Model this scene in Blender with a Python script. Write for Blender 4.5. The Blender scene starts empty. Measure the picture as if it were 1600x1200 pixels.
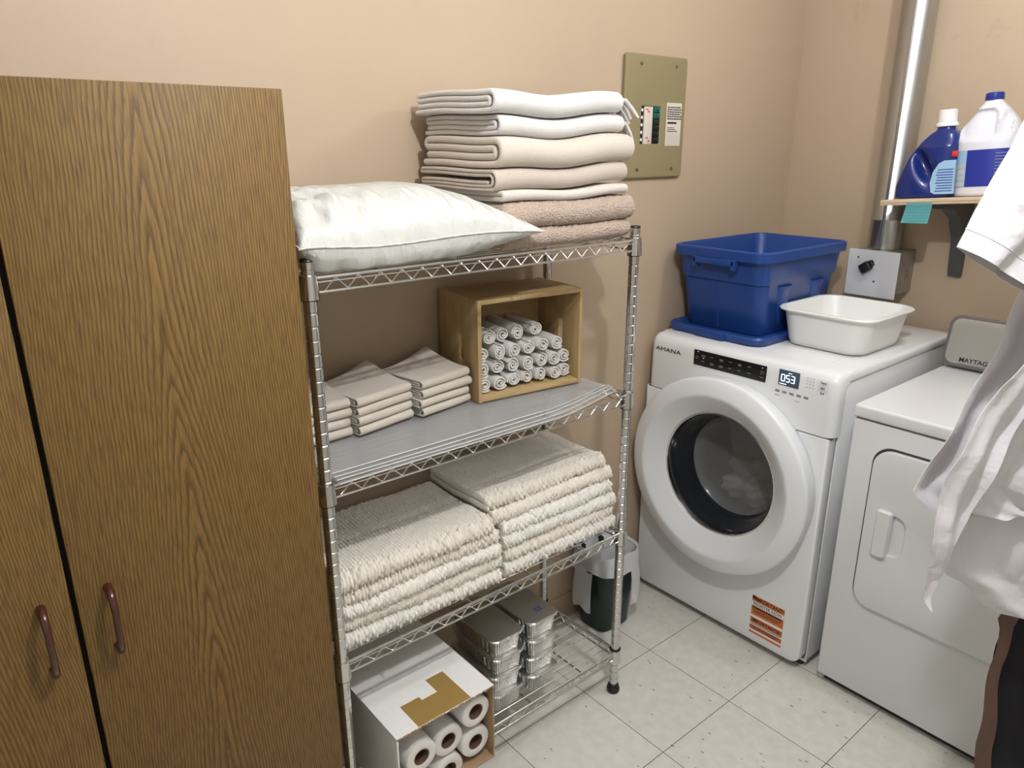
import bpy, bmesh, math, random
import numpy as np
from mathutils import Vector, Matrix
random.seed(7)
PI = math.pi
COL = bpy.context.scene.collection
# ------------------------------------------------------------------ camera
CAM = Vector((-0.5515, -1.592, 1.5777)); YAW, PITCH, ROLL, FPX = -0.6931, -0.3121, -0.0022, 1151.3
fw = Vector((-math.sin(YAW) * math.cos(PITCH), math.cos(YAW) * math.cos(PITCH), math.sin(PITCH)))
rt = fw.cross(Vector((0, 0, 1))).normalized(); up = rt.cross(fw)
rt, up = math.cos(ROLL) * rt + math.sin(ROLL) * up, -math.sin(ROLL) * rt + math.cos(ROLL) * up
cd = bpy.data.cameras.new('camera'); cam = bpy.data.objects.new('camera', cd); COL.objects.link(cam)
cd.sensor_width = 36; cd.sensor_fit = 'HORIZONTAL'; cd.lens = FPX * 36 / 1600; cd.clip_start = .02
cam.matrix_world = Matrix.Translation(CAM) @ Matrix((rt, up, -fw)).transposed().to_4x4()
bpy.context.scene.camera = cam
# ------------------------------------------------------------------ world, lights, exposure
w = bpy.data.worlds.new('world'); bpy.context.scene.world = w; w.use_nodes = True
w.node_tree.nodes['Background'].inputs[0].default_value = (.8, .85, 1, 1)
w.node_tree.nodes['Background'].inputs[1].default_value = .15
vs = bpy.context.scene.view_settings
vs.view_transform = 'Standard'; vs.look = 'None'; vs.gamma = 1; vs.exposure = 0.0; vs.use_curve_mapping = False
LIGHTS = [((.15, -1.28, 2.262), 50, .025), ((1.43, -.92, 2.262), 14, .025)]
for p, e, r in LIGHTS:
    ld = bpy.data.lights.new('bulb_light', 'POINT'); ld.energy = e; ld.shadow_soft_size = r; ld.color = (.975, .985, 1.0)
    lo = bpy.data.objects.new('bulb_light', ld); lo.location = p; COL.objects.link(lo)
# ------------------------------------------------------------------ materials
def nodes(name):
    m = bpy.data.materials.new(name); m.use_nodes = True
    nt = m.node_tree; return m, nt, nt.nodes['Principled BSDF']
def N(nt, t, **kw):
    n = nt.nodes.new(t)
    for k, v in kw.items():
        if k.startswith('i_'):
            k = k[2:]; k = int(k) if k.isdigit() else k.replace('_', ' ')
            n.inputs[k].default_value = v
        else: setattr(n, k, v)
    return n
def c4(c): return (c[0], c[1], c[2], 1)
def ramp(nt, src, stops, interp='LINEAR'):
    r = nt.nodes.new('ShaderNodeValToRGB'); r.color_ramp.interpolation = interp
    e = r.color_ramp.elements
    while len(e) < len(stops): e.new(.5)
    for k, (p, c) in enumerate(stops): e[k].position = p; e[k].color = c4(c)
    nt.links.new(src, r.inputs[0]); return r
def M(name, col, rough=.5, metal=0, bump=None, vary=0, vscale=6, coat=0, sheen=0, trans=0, alpha=1, emit=0, aniso=None, ior=1.45, sss=0):
    m, nt, b = nodes(name); L = nt.links.new
    b.inputs['Base Color'].default_value = c4(col); b.inputs['Roughness'].default_value = rough
    b.inputs['Metallic'].default_value = metal; b.inputs['IOR'].default_value = ior
    b.inputs['Coat Weight'].default_value = coat; b.inputs['Coat Roughness'].default_value = .08
    b.inputs['Sheen Weight'].default_value = sheen; b.inputs['Sheen Roughness'].default_value = .4
    b.inputs['Transmission Weight'].default_value = trans; b.inputs['Alpha'].default_value = alpha
    if emit: b.inputs['Emission Color'].default_value = c4(col); b.inputs['Emission Strength'].default_value = emit
    tc = N(nt, 'ShaderNodeTexCoord')
    if vary:
        n = N(nt, 'ShaderNodeTexNoise', i_Scale=vscale, i_Detail=5.0); L(tc.outputs['Object'], n.inputs['Vector'])
        r = ramp(nt, n.outputs['Fac'], [(.3, [x * (1 - vary) for x in col]), (.7, [min(1, x * (1 + vary)) for x in col])])
        L(r.outputs[0], b.inputs['Base Color'])
    if bump:
        kind, sc, st, dist = bump
        if kind == 'noise': n = N(nt, 'ShaderNodeTexNoise', i_Scale=float(sc), i_Detail=4.0)
        else: n = N(nt, 'ShaderNodeTexVoronoi', i_Scale=float(sc))
        if aniso:
            mp = N(nt, 'ShaderNodeMapping'); mp.inputs['Scale'].default_value = aniso
            L(tc.outputs['Object'], mp.inputs[0]); L(mp.outputs[0], n.inputs['Vector'])
        else: L(tc.outputs['Object'], n.inputs['Vector'])
        bp = N(nt, 'ShaderNodeBump', i_Strength=st, i_Distance=dist)
        L(n.outputs['Fac' if kind == 'noise' else 'Distance'], bp.inputs['Height']); L(bp.outputs[0], b.inputs['Normal'])
    return m
def wood_oak():
    m, nt, b = nodes('oak_laminate'); L = nt.links.new
    tc = N(nt, 'ShaderNodeTexCoord'); sp = N(nt, 'ShaderNodeSeparateXYZ'); L(tc.outputs['Object'], sp.inputs[0])
    nz = N(nt, 'ShaderNodeTexNoise', i_Scale=3.2, i_Detail=3.0); mp = N(nt, 'ShaderNodeMapping')
    mp.inputs['Scale'].default_value = (1.6, 1, .55); L(tc.outputs['Object'], mp.inputs[0]); L(mp.outputs[0], nz.inputs['Vector'])
    def mth(op, a, bb, c=None):
        n = N(nt, 'ShaderNodeMath', operation=op)
        for i, v in enumerate((a, bb, c)):
            if v is None: continue
            if isinstance(v, (int, float)): n.inputs[i].default_value = v
            else: L(v, n.inputs[i])
        return n.outputs[0]
    fine = N(nt, 'ShaderNodeTexNoise', i_Scale=26.0, i_Detail=4.0); mp2 = N(nt, 'ShaderNodeMapping')
    mp2.inputs['Scale'].default_value = (2, 1, .7); L(tc.outputs['Object'], mp2.inputs[0]); L(mp2.outputs[0], fine.inputs['Vector'])
    wv = N(nt, 'ShaderNodeTexNoise', i_Scale=1.0, i_Detail=1.0); mp4 = N(nt, 'ShaderNodeMapping')
    mp4.inputs['Scale'].default_value = (3.5, 1, 1.9); L(tc.outputs['Object'], mp4.inputs[0]); L(mp4.outputs[0], wv.inputs['Vector'])
    x = mth('ADD', sp.outputs['X'], mth('MULTIPLY_ADD', wv.outputs['Fac'], .036, -.018))
    xx = mth('PINGPONG', mth('ADD', x, 4.0 - .185), .2)          # each door shows one cathedral figure
    f = mth('MULTIPLY_ADD', mth('POWER', xx, 1.35), 330.0, mth('MULTIPLY', sp.outputs['Z'], 11.0))
    f = mth('ADD', f, mth('MULTIPLY', nz.outputs['Fac'], 7.0)); f = mth('ADD', f, mth('MULTIPLY', fine.outputs['Fac'], .8))
    s = mth('FRACT', f, None)
    r = ramp(nt, s, [(0, (.100, .052, .012)), (.15, (.118, .064, .016)), (.42, (.178, .103, .027)), (.85, (.198, .116, .032)), (1, (.100, .052, .012))])
    # pores
    po = N(nt, 'ShaderNodeTexNoise', i_Scale=420.0, i_Detail=2.0); mp3 = N(nt, 'ShaderNodeMapping')
    mp3.inputs['Scale'].default_value = (1, 1, .07); L(tc.outputs['Object'], mp3.inputs[0]); L(mp3.outputs[0], po.inputs['Vector'])
    pr = ramp(nt, po.outputs['Fac'], [(.34, (.66, .64, .62)), (.54, (1.0, 1.0, 1.0))])
    mx = N(nt, 'ShaderNodeMix', data_type='RGBA', blend_type='MULTIPLY'); mx.inputs[0].default_value = .9
    L(r.outputs[0], mx.inputs[6]); L(pr.outputs[0], mx.inputs[7])
    L(mx.outputs[2], b.inputs['Base Color']); b.inputs['Roughness'].default_value = .58; b.inputs['Specular IOR Level'].default_value = .35
    bp = N(nt, 'ShaderNodeBump', i_Strength=.15, i_Distance=.001); L(po.outputs['Fac'], bp.inputs['Height']); L(bp.outputs[0], b.inputs['Normal'])
    return m
def wood_pine(name, c1, c2, scale=(1, 14, 14), rough=.55):
    m, nt, b = nodes(name); L = nt.links.new
    tc = N(nt, 'ShaderNodeTexCoord'); mp = N(nt, 'ShaderNodeMapping'); mp.inputs['Scale'].default_value = scale
    n = N(nt, 'ShaderNodeTexNoise', i_Scale=4.0, i_Detail=6.0, i_Distortion=.6)
    L(tc.outputs['Object'], mp.inputs[0]); L(mp.outputs[0], n.inputs['Vector'])
    r = ramp(nt, n.outputs['Fac'], [(.3, c1), (.65, c2)]); L(r.outputs[0], b.inputs['Base Color']); b.inputs['Roughness'].default_value = rough
    return m
def floor_mat():
    m, nt, b = nodes('speckled_vinyl_tile'); L = nt.links.new
    g = N(nt, 'ShaderNodeTexCoord'); T = .3048; TX, TY = 1.0969, -.3129
    mp = N(nt, 'ShaderNodeMapping'); mp.inputs['Location'].default_value = (-TX / T + 20, -TY / T + 20, 0); mp.inputs['Scale'].default_value = (1 / T, 1 / T, 1)
    L(g.outputs['Object'], mp.inputs[0]); sp = N(nt, 'ShaderNodeSeparateXYZ'); L(mp.outputs[0], sp.inputs[0])
    def mth(op, a, bb=None):
        n = N(nt, 'ShaderNodeMath', operation=op)
        for i, v in enumerate((a, bb)):
            if v is None: continue
            if isinstance(v, (int, float)): n.inputs[i].default_value = v
            else: L(v, n.inputs[i])
        return n.outputs[0]
    dx = mth('PINGPONG', sp.outputs[0], .5); dy = mth('PINGPONG', sp.outputs[1], .5)
    seam = mth('LESS_THAN', mth('MINIMUM', dx, dy), .0036)
    cell = N(nt, 'ShaderNodeTexWhiteNoise', noise_dimensions='2D'); fl = N(nt, 'ShaderNodeVectorMath', operation='FLOOR'); L(mp.outputs[0], fl.inputs[0]); L(fl.outputs[0], cell.inputs['Vector'])
    base = ramp(nt, cell.outputs['Value'], [(0, (.70, .68, .62)), (1, (.74, .72, .66))])
    cloud = N(nt, 'ShaderNodeTexNoise', i_Scale=30.0, i_Detail=6.0); L(g.outputs['Object'], cloud.inputs['Vector'])
    cr = ramp(nt, cloud.outputs['Fac'], [(.35, (.93, .93, .91)), (.65, (1.03, 1.02, 1.02))])
    mx = N(nt, 'ShaderNodeMix', data_type='RGBA', blend_type='MULTIPLY'); mx.inputs[0].default_value = 1
    L(base.outputs[0], mx.inputs[6]); L(cr.outputs[0], mx.inputs[7]); cur = mx.outputs[2]
    for sc, rot, thr, colr, pick in ((75, .5, .17, (.27, .25, .2), .42), (52, 2.1, .13, (.2, .17, .13), .35), (60, 1.2, .2, (.74, .72, .68), .3)):
        m2 = N(nt, 'ShaderNodeMapping'); m2.inputs['Rotation'].default_value = (0, 0, rot); m2.inputs['Scale'].default_value = (1, .42, 1)
        L(g.outputs['Object'], m2.inputs[0]); nzz = N(nt, 'ShaderNodeTexNoise', i_Scale=90.0); L(m2.outputs[0], nzz.inputs['Vector'])
        ad = N(nt, 'ShaderNodeMix', data_type='RGBA'); ad.inputs[0].default_value = .004; L(m2.outputs[0], ad.inputs[6]); L(nzz.outputs['Color'], ad.inputs[7])
        v = N(nt, 'ShaderNodeTexVoronoi', i_Scale=float(sc)); L(ad.outputs[2], v.inputs['Vector'])
        s2 = N(nt, 'ShaderNodeSeparateColor'); L(v.outputs['Color'], s2.inputs[0])
        k = mth('MULTIPLY', mth('LESS_THAN', v.outputs['Distance'], mth('MULTIPLY', s2.outputs[1], thr)), mth('LESS_THAN', s2.outputs[0], pick))
        q = N(nt, 'ShaderNodeMix', data_type='RGBA'); L(k, q.inputs[0]); L(cur, q.inputs[6]); q.inputs[7].default_value = c4(colr); cur = q.outputs[2]
    q = N(nt, 'ShaderNodeMix', data_type='RGBA'); L(seam, q.inputs[0]); L(cur, q.inputs[6]); q.inputs[7].default_value = (.10, .09, .075, 1)
    L(q.outputs[2], b.inputs['Base Color']); b.inputs['Roughness'].default_value = .34
    return m
def wall_mat(name, col):
    m, nt, b = nodes(name); L = nt.links.new
    tc = N(nt, 'ShaderNodeTexCoord')
    n = N(nt, 'ShaderNodeTexNoise', i_Scale=220.0, i_Detail=3.0); L(tc.outputs['Object'], n.inputs['Vector'])
    n2 = N(nt, 'ShaderNodeTexNoise', i_Scale=7.0, i_Detail=9.0, i_Roughness=.7); L(tc.outputs['Object'], n2.inputs['Vector'])
    r = ramp(nt, n2.outputs['Fac'], [(.24, [x * .86 for x in col]), (.36, col), (.7, [x * 1.03 for x in col])]); L(r.outputs[0], b.inputs['Base Color'])
    bp = N(nt, 'ShaderNodeBump', i_Strength=.12, i_Distance=.001); L(n.outputs['Fac'], bp.inputs['Height']); L(bp.outputs[0], b.inputs['Normal'])
    b.inputs['Roughness'].default_value = .55
    return m
PEACH = (.475, .365, .258)
m_wall = wall_mat('peach_wall_paint', PEACH); m_floor = floor_mat(); m_ceil = M('ceiling_paint', (.82, .82, .80), .8)
m_oak = wood_oak(); m_dark = M('dark_shadow_gap', (.012, .01, .008), .9)
m_handle = M('brown_glossy_plastic', (.055, .012, .006), .18, coat=.5)
m_chrome = M('chrome_plated_steel', (.62, .62, .61), .16, 1)
m_black = M('black_plastic', (.012, .012, .014), .4)
m_wire = M('bright_zinc_wire', (.66, .66, .65), .22, 1)
m_satin = M('white_satin', (.585, .59, .56), .30, bump=('noise', 22, .8, .008), aniso=(2.6, 1, 1))
m_fleeceW = M('white_fleece', (.66, .64, .62), .95, bump=('noise', 420, .5, .002), sheen=.5)
m_fleeceC = M('cream_fleece', (.62, .57, .51), .95, bump=('noise', 420, .5, .002), sheen=.4)
m_fleeceB = M('beige_fleece', (.60, .53, .455), .95, bump=('noise', 380, .5, .002), sheen=.4)
m_fleeceT = M('taupe_fleece', (.52, .44, .38), .95, bump=('noise', 380, .5, .002), sheen=.4)
m_sherpa = M('tan_sherpa', (.50, .385, .31), 1, bump=('voronoi', 230, .9, .004), sheen=.3)
m_terry = M('ivory_terry', (.60, .545, .47), 1, bump=('noise', 600, .8, .002), sheen=.3)
m_terryW = M('white_terry', (.70, .68, .645), 1, bump=('noise', 500, .8, .002), sheen=.3)
m_rug = M('cream_chenille', (.80, .75, .67), .9, bump=('noise', 500, .5, .001), sheen=.3)
m_rugW = M('white_chenille', (.84, .81, .75), .9, bump=('noise', 500, .5, .001), sheen=.3)
m_pine = wood_pine('pine_crate_wood', (.36, .24, .105), (.46, .32, .155), (14, 14, 1.2)); m_ply = wood_pine('plywood', (.55, .42, .27), (.66, .54, .38), (6, 3, 60))
m_pineH = wood_pine('pine_crate_wood_lengthwise', (.37, .25, .11), (.47, .335, .165), (1.2, 14, 14))
m_liner = M('translucent_plastic_sheet', (.78, .79, .79), .16, trans=.3, alpha=.20, ior=1.4)
m_lip = M('frosted_sheet_edge', (.78, .79, .79), .3, alpha=.8)
m_foil = M('crinkled_aluminium_foil', (.72, .72, .71), .24, 1, bump=('noise', 140, .8, .004))
m_lid = M('silver_foil_lid', (.60, .59, .57), .30, 1)
m_cardW = M('white_cardboard', (.83, .82, .80), .75, vary=.02, vscale=60); m_card = M('brown_cardboard', (.36, .24, .14), .85, vary=.08, vscale=40)
m_tape = M('brown_packing_tape', (.33, .21, .065), .3); m_paper = M('white_roll_film', (.74, .72, .69), .4); m_core = M('brown_roll_core', (.12, .07, .045), .8)
m_green = M('dark_green_plastic', (.004, .022, .019), .35); m_bag = M('translucent_bin_liner', (.80, .82, .84), .35, alpha=.72, bump=('noise', 30, .6, .01), aniso=(1, 1, .4))
m_white = M('white_enamel', (.79, .80, .81), .25, coat=.4); m_whiteD = M('white_dryer_enamel', (.75, .76, .76), .3, coat=.3)
m_whiteP = M('white_door_plastic', (.80, .82, .84), .32); m_gap = M('grey_gap', (.05, .05, .055), .8)
m_glass = M('smoked_door_glass', (.32, .33, .34), .03, alpha=.40, coat=1, ior=1.6); m_rimdk = M('dark_glass_rim', (.016, .018, .022), .10, coat=1)
m_drum = M('drum_steel', (.45, .45, .45), .3, 1); m_wetcloth = M('wet_laundry', (.42, .42, .42), .8, bump=('noise', 30, .8, .02))
m_panel = M('glossy_black_panel', (.004, .004, .005), .35); m_grey = M('grey_print', (.32, .32, .33), .6); m_ink = M('black_print', (.015, .015, .018), .6)
m_ltgrey = M('light_grey_print', (.5, .5, .51), .6)
m_lcd = M('display_glass', (.07, .10, .15), .15); m_led = M('display_digits', (.72, .9, 1), .4, emit=1.3); m_red = M('red_print', (.65, .03, .03), .5)
m_orange = M('orange_sticker', (.60, .17, .045), .5); m_whiteprint = M('white_print', (.80, .79, .77), .6)
m_steelB = M('brushed_console', (.42, .40, .37), .35, .5, bump=('noise', 60, .15, .001), aniso=(1, .1, 12)); m_greytrim = M('grey_console_trim', (.13, .125, .12), .35)
m_tote = M('blue_tote_plastic', (.014, .055, .24), .34, bump=('noise', 500, .15, .0006)); m_basin = M('white_basin_plastic', (.80, .80, .77), .32)
m_duct = M('galvanized_duct', (.46, .46, .45), .34, 1, bump=('noise', 40, .15, .003), aniso=(1, 1, .15)); m_galv = M('dull_galvanized', (.38, .37, .34), .5, .8, vary=.25, vscale=25)
m_plate = M('white_painted_plate', (.62, .63, .66), .4); m_brk = M('dark_grey_bracket', (.075, .078, .08), .45)
m_note = M('teal_sticky_note', (.20, .58, .62), .7); m_noteink = M('note_ink', (.08, .33, .40), .7)
m_deterg = M('blue_detergent_plastic', (.008, .022, .16), .22, coat=.4); m_jug = M('white_jug_plastic', (.70, .70, .76), .3); m_cap = M('white_cap', (.76, .75, .73), .4)
m_bluecap = M('blue_jug_cap', (.015, .03, .24), .35); m_lblblue = M('blue_label', (.018, .03, .27), .4); m_lblsky = M('light_blue_label', (.32, .52, .72), .4); m_lblgrey = M('grey_label_picture', (.5, .5, .5), .5)
m_olive = M('olive_enamel', (.27, .225, .118), .45); m_screw = M('screw_steel', (.3, .27, .2), .35, 1); m_brkr = M('breaker_black', (.01, .012, .012), .35); m_brkg = M('breaker_green', (.01, .12, .09), .35)
m_cream = M('cream_label', (.66, .60, .52), .5)
m_shirt = M('white_cotton', (.67, .645, .675), .85, bump=('noise', 18, .6, .014), sheen=.2); m_brown = M('brown_leather_cloth', (.10, .048, .032), .5, bump=('noise', 14, .5, .01)); m_blackcl = M('black_cloth', (.004, .004, .007), .95)
m_bulb = M('lamp_glass', (1, .93, .84), .4, emit=6); m_base = M('rubber_baseboard', (.42, .31, .22), .6)
# ------------------------------------------------------------------ object helpers
ORG = {}
def setp(o, label=None, cat=None, group=None, kind=None):
    if label: o['label'] = label
    if cat: o['category'] = cat
    if group: o['group'] = group
    if kind: o['kind'] = kind
    return o
def thing(name, label, cat, loc, group=None):
    o = bpy.data.objects.new(name, None); COL.objects.link(o); o.location = loc; o.empty_display_size = .05
    ORG[o.name] = Vector(loc); return setp(o, label, cat, group)
def finish(me, mat, name, parent, smooth=35, org=None):
    if parent is not None: org = ORG[parent.name]
    if org is not None: me.transform(Matrix.Translation(-Vector(org)))
    for m in (mat if isinstance(mat, (list, tuple)) else [mat]): me.materials.append(m)
    o = bpy.data.objects.new(name, me); COL.objects.link(o)
    if parent is not None: o.parent = parent
    elif org is not None: o.location = org
    ORG[o.name] = Vector(org) if org is not None else Vector((0, 0, 0))
    if smooth:
        me.polygons.foreach_set('use_smooth', [True] * len(me.polygons))
        me.set_sharp_from_angle(angle=math.radians(smooth))
    return o
def part(name, bm, mat, parent=None, smooth=35, org=None):
    bmesh.ops.recalc_face_normals(bm, faces=bm.faces[:])
    me = bpy.data.meshes.new(name); bm.to_mesh(me); bm.free()
    return finish(me, mat, name, parent, smooth, org)
def struct(name, bm, mat, smooth=0): return setp(part(name, bm, mat, None, smooth), kind='structure')
def box(bm, a, b, bev=0, seg=2, mi=0, rot=None, keepopen=None):
    a = Vector(a); b = Vector(b); c = (a + b) / 2; s = b - a
    mt = Matrix.Translation(c) @ (rot.to_4x4() if rot else Matrix.Identity(4)) @ Matrix.Diagonal((abs(s.x), abs(s.y), abs(s.z), 1))
    r = bmesh.ops.create_cube(bm, size=1, matrix=mt); vs_ = r['verts']
    fs = list({f for v in vs_ for f in v.link_faces})
    for f in fs: f.material_index = mi
    if bev:
        es = list({e for v in vs_ for e in v.link_edges})
        bmesh.ops.bevel(bm, geom=es, offset=bev, segments=seg, profile=.5, affect='EDGES')
    return bm
def tube(bm, p, q, r, seg=8, r2=None, caps=True, mi=0):
    p = Vector(p); q = Vector(q); d = q - p
    if d.length < 1e-6: return
    mt = Matrix.Translation((p + q) / 2) @ d.to_track_quat('Z', 'Y').to_matrix().to_4x4()
    g = bmesh.ops.create_cone(bm, cap_ends=caps, segments=seg, radius1=r, radius2=r if r2 is None else r2, depth=d.length, matrix=mt)
    for f in {f for v in g['verts'] for f in v.link_faces}: f.material_index = mi
def loft(bm, loops, closed=True, cap0=True, cap1=True, mi=0):
    vl = [[bm.verts.new(p) for p in lp] for lp in loops]; n = len(vl[0])
    for a, b in zip(vl, vl[1:]):
        for i in range(n if closed else n - 1):
            f = bm.faces.new((a[i], a[(i + 1) % n], b[(i + 1) % n], b[i])); f.material_index = mi
    if cap0: bm.faces.new(vl[0][::-1]).material_index = mi
    if cap1: bm.faces.new(vl[-1]).material_index = mi
    return vl
def path_tube(bm, pts, r, seg=8, rs=None):
    pts = [Vector(p) for p in pts]; loops = []
    ref = None
    for i, p in enumerate(pts):
        d = (pts[min(i + 1, len(pts) - 1)] - pts[max(i - 1, 0)]).normalized()
        if ref is None: ref = d.orthogonal().normalized()
        u = (ref - d * ref.dot(d)).normalized(); ref = u; v = d.cross(u)
        rr = rs[i] if rs else r
        loops.append([p + (u * math.cos(2 * PI * k / seg) + v * math.sin(2 * PI * k / seg)) * rr for k in range(seg)])
    loft(bm, loops)
def lathe(bm, c, axis, prof, seg=48, cap0=False, cap1=False, mi=0):
    """prof: list of (radius, distance along axis)"""
    axis = Vector(axis).normalized(); u = axis.orthogonal().normalized(); v = axis.cross(u); c = Vector(c)
    loops = [[c + axis * h + (u * math.cos(2 * PI * k / seg) + v * math.sin(2 * PI * k / seg)) * r for k in range(seg)] for r, h in prof]
    return loft(bm, loops, cap0=cap0, cap1=cap1, mi=mi)
def rrect(cx, cy, hx, hy, r, n=6):
    pts = []
    for sx, sy, a0 in ((1, 1, 0), (-1, 1, 90), (-1, -1, 180), (1, -1, 270)):
        for k in range(n + 1):
            a = math.radians(a0 + 90 * k / n)
            pts.append((cx + sx * (hx - r) + r * math.cos(a), cy + sy * (hy - r) + r * math.sin(a)))
    return pts
def plate(outer, holes, depth, frame, bevel=0):
    """flat plate with holes; frame: 4x4 mapping local (x,y,z) into world. Returns bmesh."""
    cu = bpy.data.curves.new('tmp', 'CURVE'); cu.dimensions = '2D'; cu.fill_mode = 'BOTH'; cu.extrude = depth / 2; cu.bevel_depth = bevel; cu.bevel_resolution = 2
    for lp in [outer] + list(holes):
        s = cu.splines.new('POLY'); s.points.add(len(lp) - 1); s.use_cyclic_u = True
        for k, p in enumerate(lp): s.points[k].co = (p[0], p[1], 0, 1)
    ob = bpy.data.objects.new('tmp', cu); COL.objects.link(ob)
    me = bpy.data.meshes.new_from_object(ob.evaluated_get(bpy.context.evaluated_depsgraph_get()))
    bpy.data.objects.remove(ob); bpy.data.curves.remove(cu)
    me.transform(frame); bm = bmesh.new(); bm.from_mesh(me); bpy.data.meshes.remove(me)
    bmesh.ops.remove_doubles(bm, verts=bm.verts[:], dist=1e-5); return bm
def frame(o, ux, uy):
    ux = Vector(ux).normalized(); uy = Vector(uy).normalized(); uz = ux.cross(uy)
    return Matrix.Translation(o) @ Matrix((ux, uy, uz)).transposed().to_4x4()
def text(name, s, size, fr, mat, parent, ext=.0004, align='CENTER', sx=1, bold=0):
    cu = bpy.data.curves.new('tmp', 'FONT'); cu.body = s; cu.size = size; cu.extrude = ext; cu.align_x = align; cu.align_y = 'CENTER'; cu.offset = bold
    ob = bpy.data.objects.new('tmp', cu); COL.objects.link(ob)
    me = bpy.data.meshes.new_from_object(ob.evaluated_get(bpy.context.evaluated_depsgraph_get()))
    bpy.data.objects.remove(ob); me.transform(fr @ Matrix.Diagonal((sx, 1, 1, 1))); me.name = name
    return finish(me, mat, name, parent, 0)
# ---- soft things: numpy sweeps
def wob(P, amp, k, seed):
    rs = np.random.RandomState(seed); out = np.zeros_like(P)
    for j in range(5):
        kv = rs.normal(size=(3, 3)) * k; ph = rs.rand(3) * 6.28
        out += np.sin(P @ kv.T + ph) * amp / (1 + j * .6) * .5
    return out
def npmesh(name, V, F, mat, parent=None, org=None, smooth=60):
    me = bpy.data.meshes.new(name)
    if len(V) > 20000:
        me.vertices.add(len(V)); me.vertices.foreach_set('co', np.asarray(V, dtype=np.float32).ravel())
        ln = np.fromiter((len(f) for f in F), dtype=np.int32, count=len(F)); fl_ = np.fromiter((i for f in F for i in f), dtype=np.int32)
        me.loops.add(len(fl_)); me.loops.foreach_set('vertex_index', fl_); me.polygons.add(len(F)); me.polygons.foreach_set('loop_start', np.r_[0, np.cumsum(ln)[:-1]].astype(np.int32)); me.update(calc_edges=True); me.validate()
        return finish(me, mat, name, parent, smooth, org)
    me.from_pydata([tuple(v) for v in V], [], [tuple(int(i) for i in f) for f in F]); me.update()
    bm = bmesh.new(); bm.from_mesh(me); bmesh.ops.recalc_face_normals(bm, faces=bm.faces[:]); bm.to_mesh(me); bm.free()
    return finish(me, mat, name, parent, smooth, org)
def resample2(path, ds, ycut, dsc):
    c, s = resample(path, ds); keep = [0]
    for i in range(1, len(s)):
        if c[i, 0] < ycut or s[i] - s[keep[-1]] >= dsc or i == len(s) - 1: keep.append(i)
    return c[keep], s[keep]
def resample(path, ds):
    p = np.array(path, float); d = np.r_[0, np.cumsum(np.linalg.norm(np.diff(p, axis=0), axis=1))]
    n = max(4, int(d[-1] / ds)); s = np.linspace(0, d[-1], n)
    return np.c_[np.interp(s, d, p[:, 0]), np.interp(s, d, p[:, 1])], s
def arc(cy, cz, r, a0, a1, n=10): return [(cy + r * math.cos(a), cz + r * math.sin(a)) for a in np.linspace(a0, a1, n)]
def wrap_path(yf, yb, z0, z1, layers):
    h = z1 - z0; t = h / layers; c = (z0 + z1) / 2; R = h / 2 - t / 2
    p = [(yb, z0 + t / 2)] + arc(yf + h / 2, c, R, 1.5 * PI, .5 * PI, 14)
    if layers == 2: return p + [(yb, z1 - t / 2)], t
    p += arc(yb - t, z1 - t, t / 2, .5 * PI, -.5 * PI, 7)
    r2 = R - t
    p += arc(yf + h / 2 + .006, c, max(r2, 1e-3), .5 * PI, 1.5 * PI, 8) + [(yb - t, c - r2)]
    if layers == 6: p = p[:-1] + arc(yb - t * 1.2, c - r2 + t / 2, t / 2, -.5 * PI, .5 * PI, 6) + [(yf + h * .8, c - r2 + t)]
    return p, t
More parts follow.
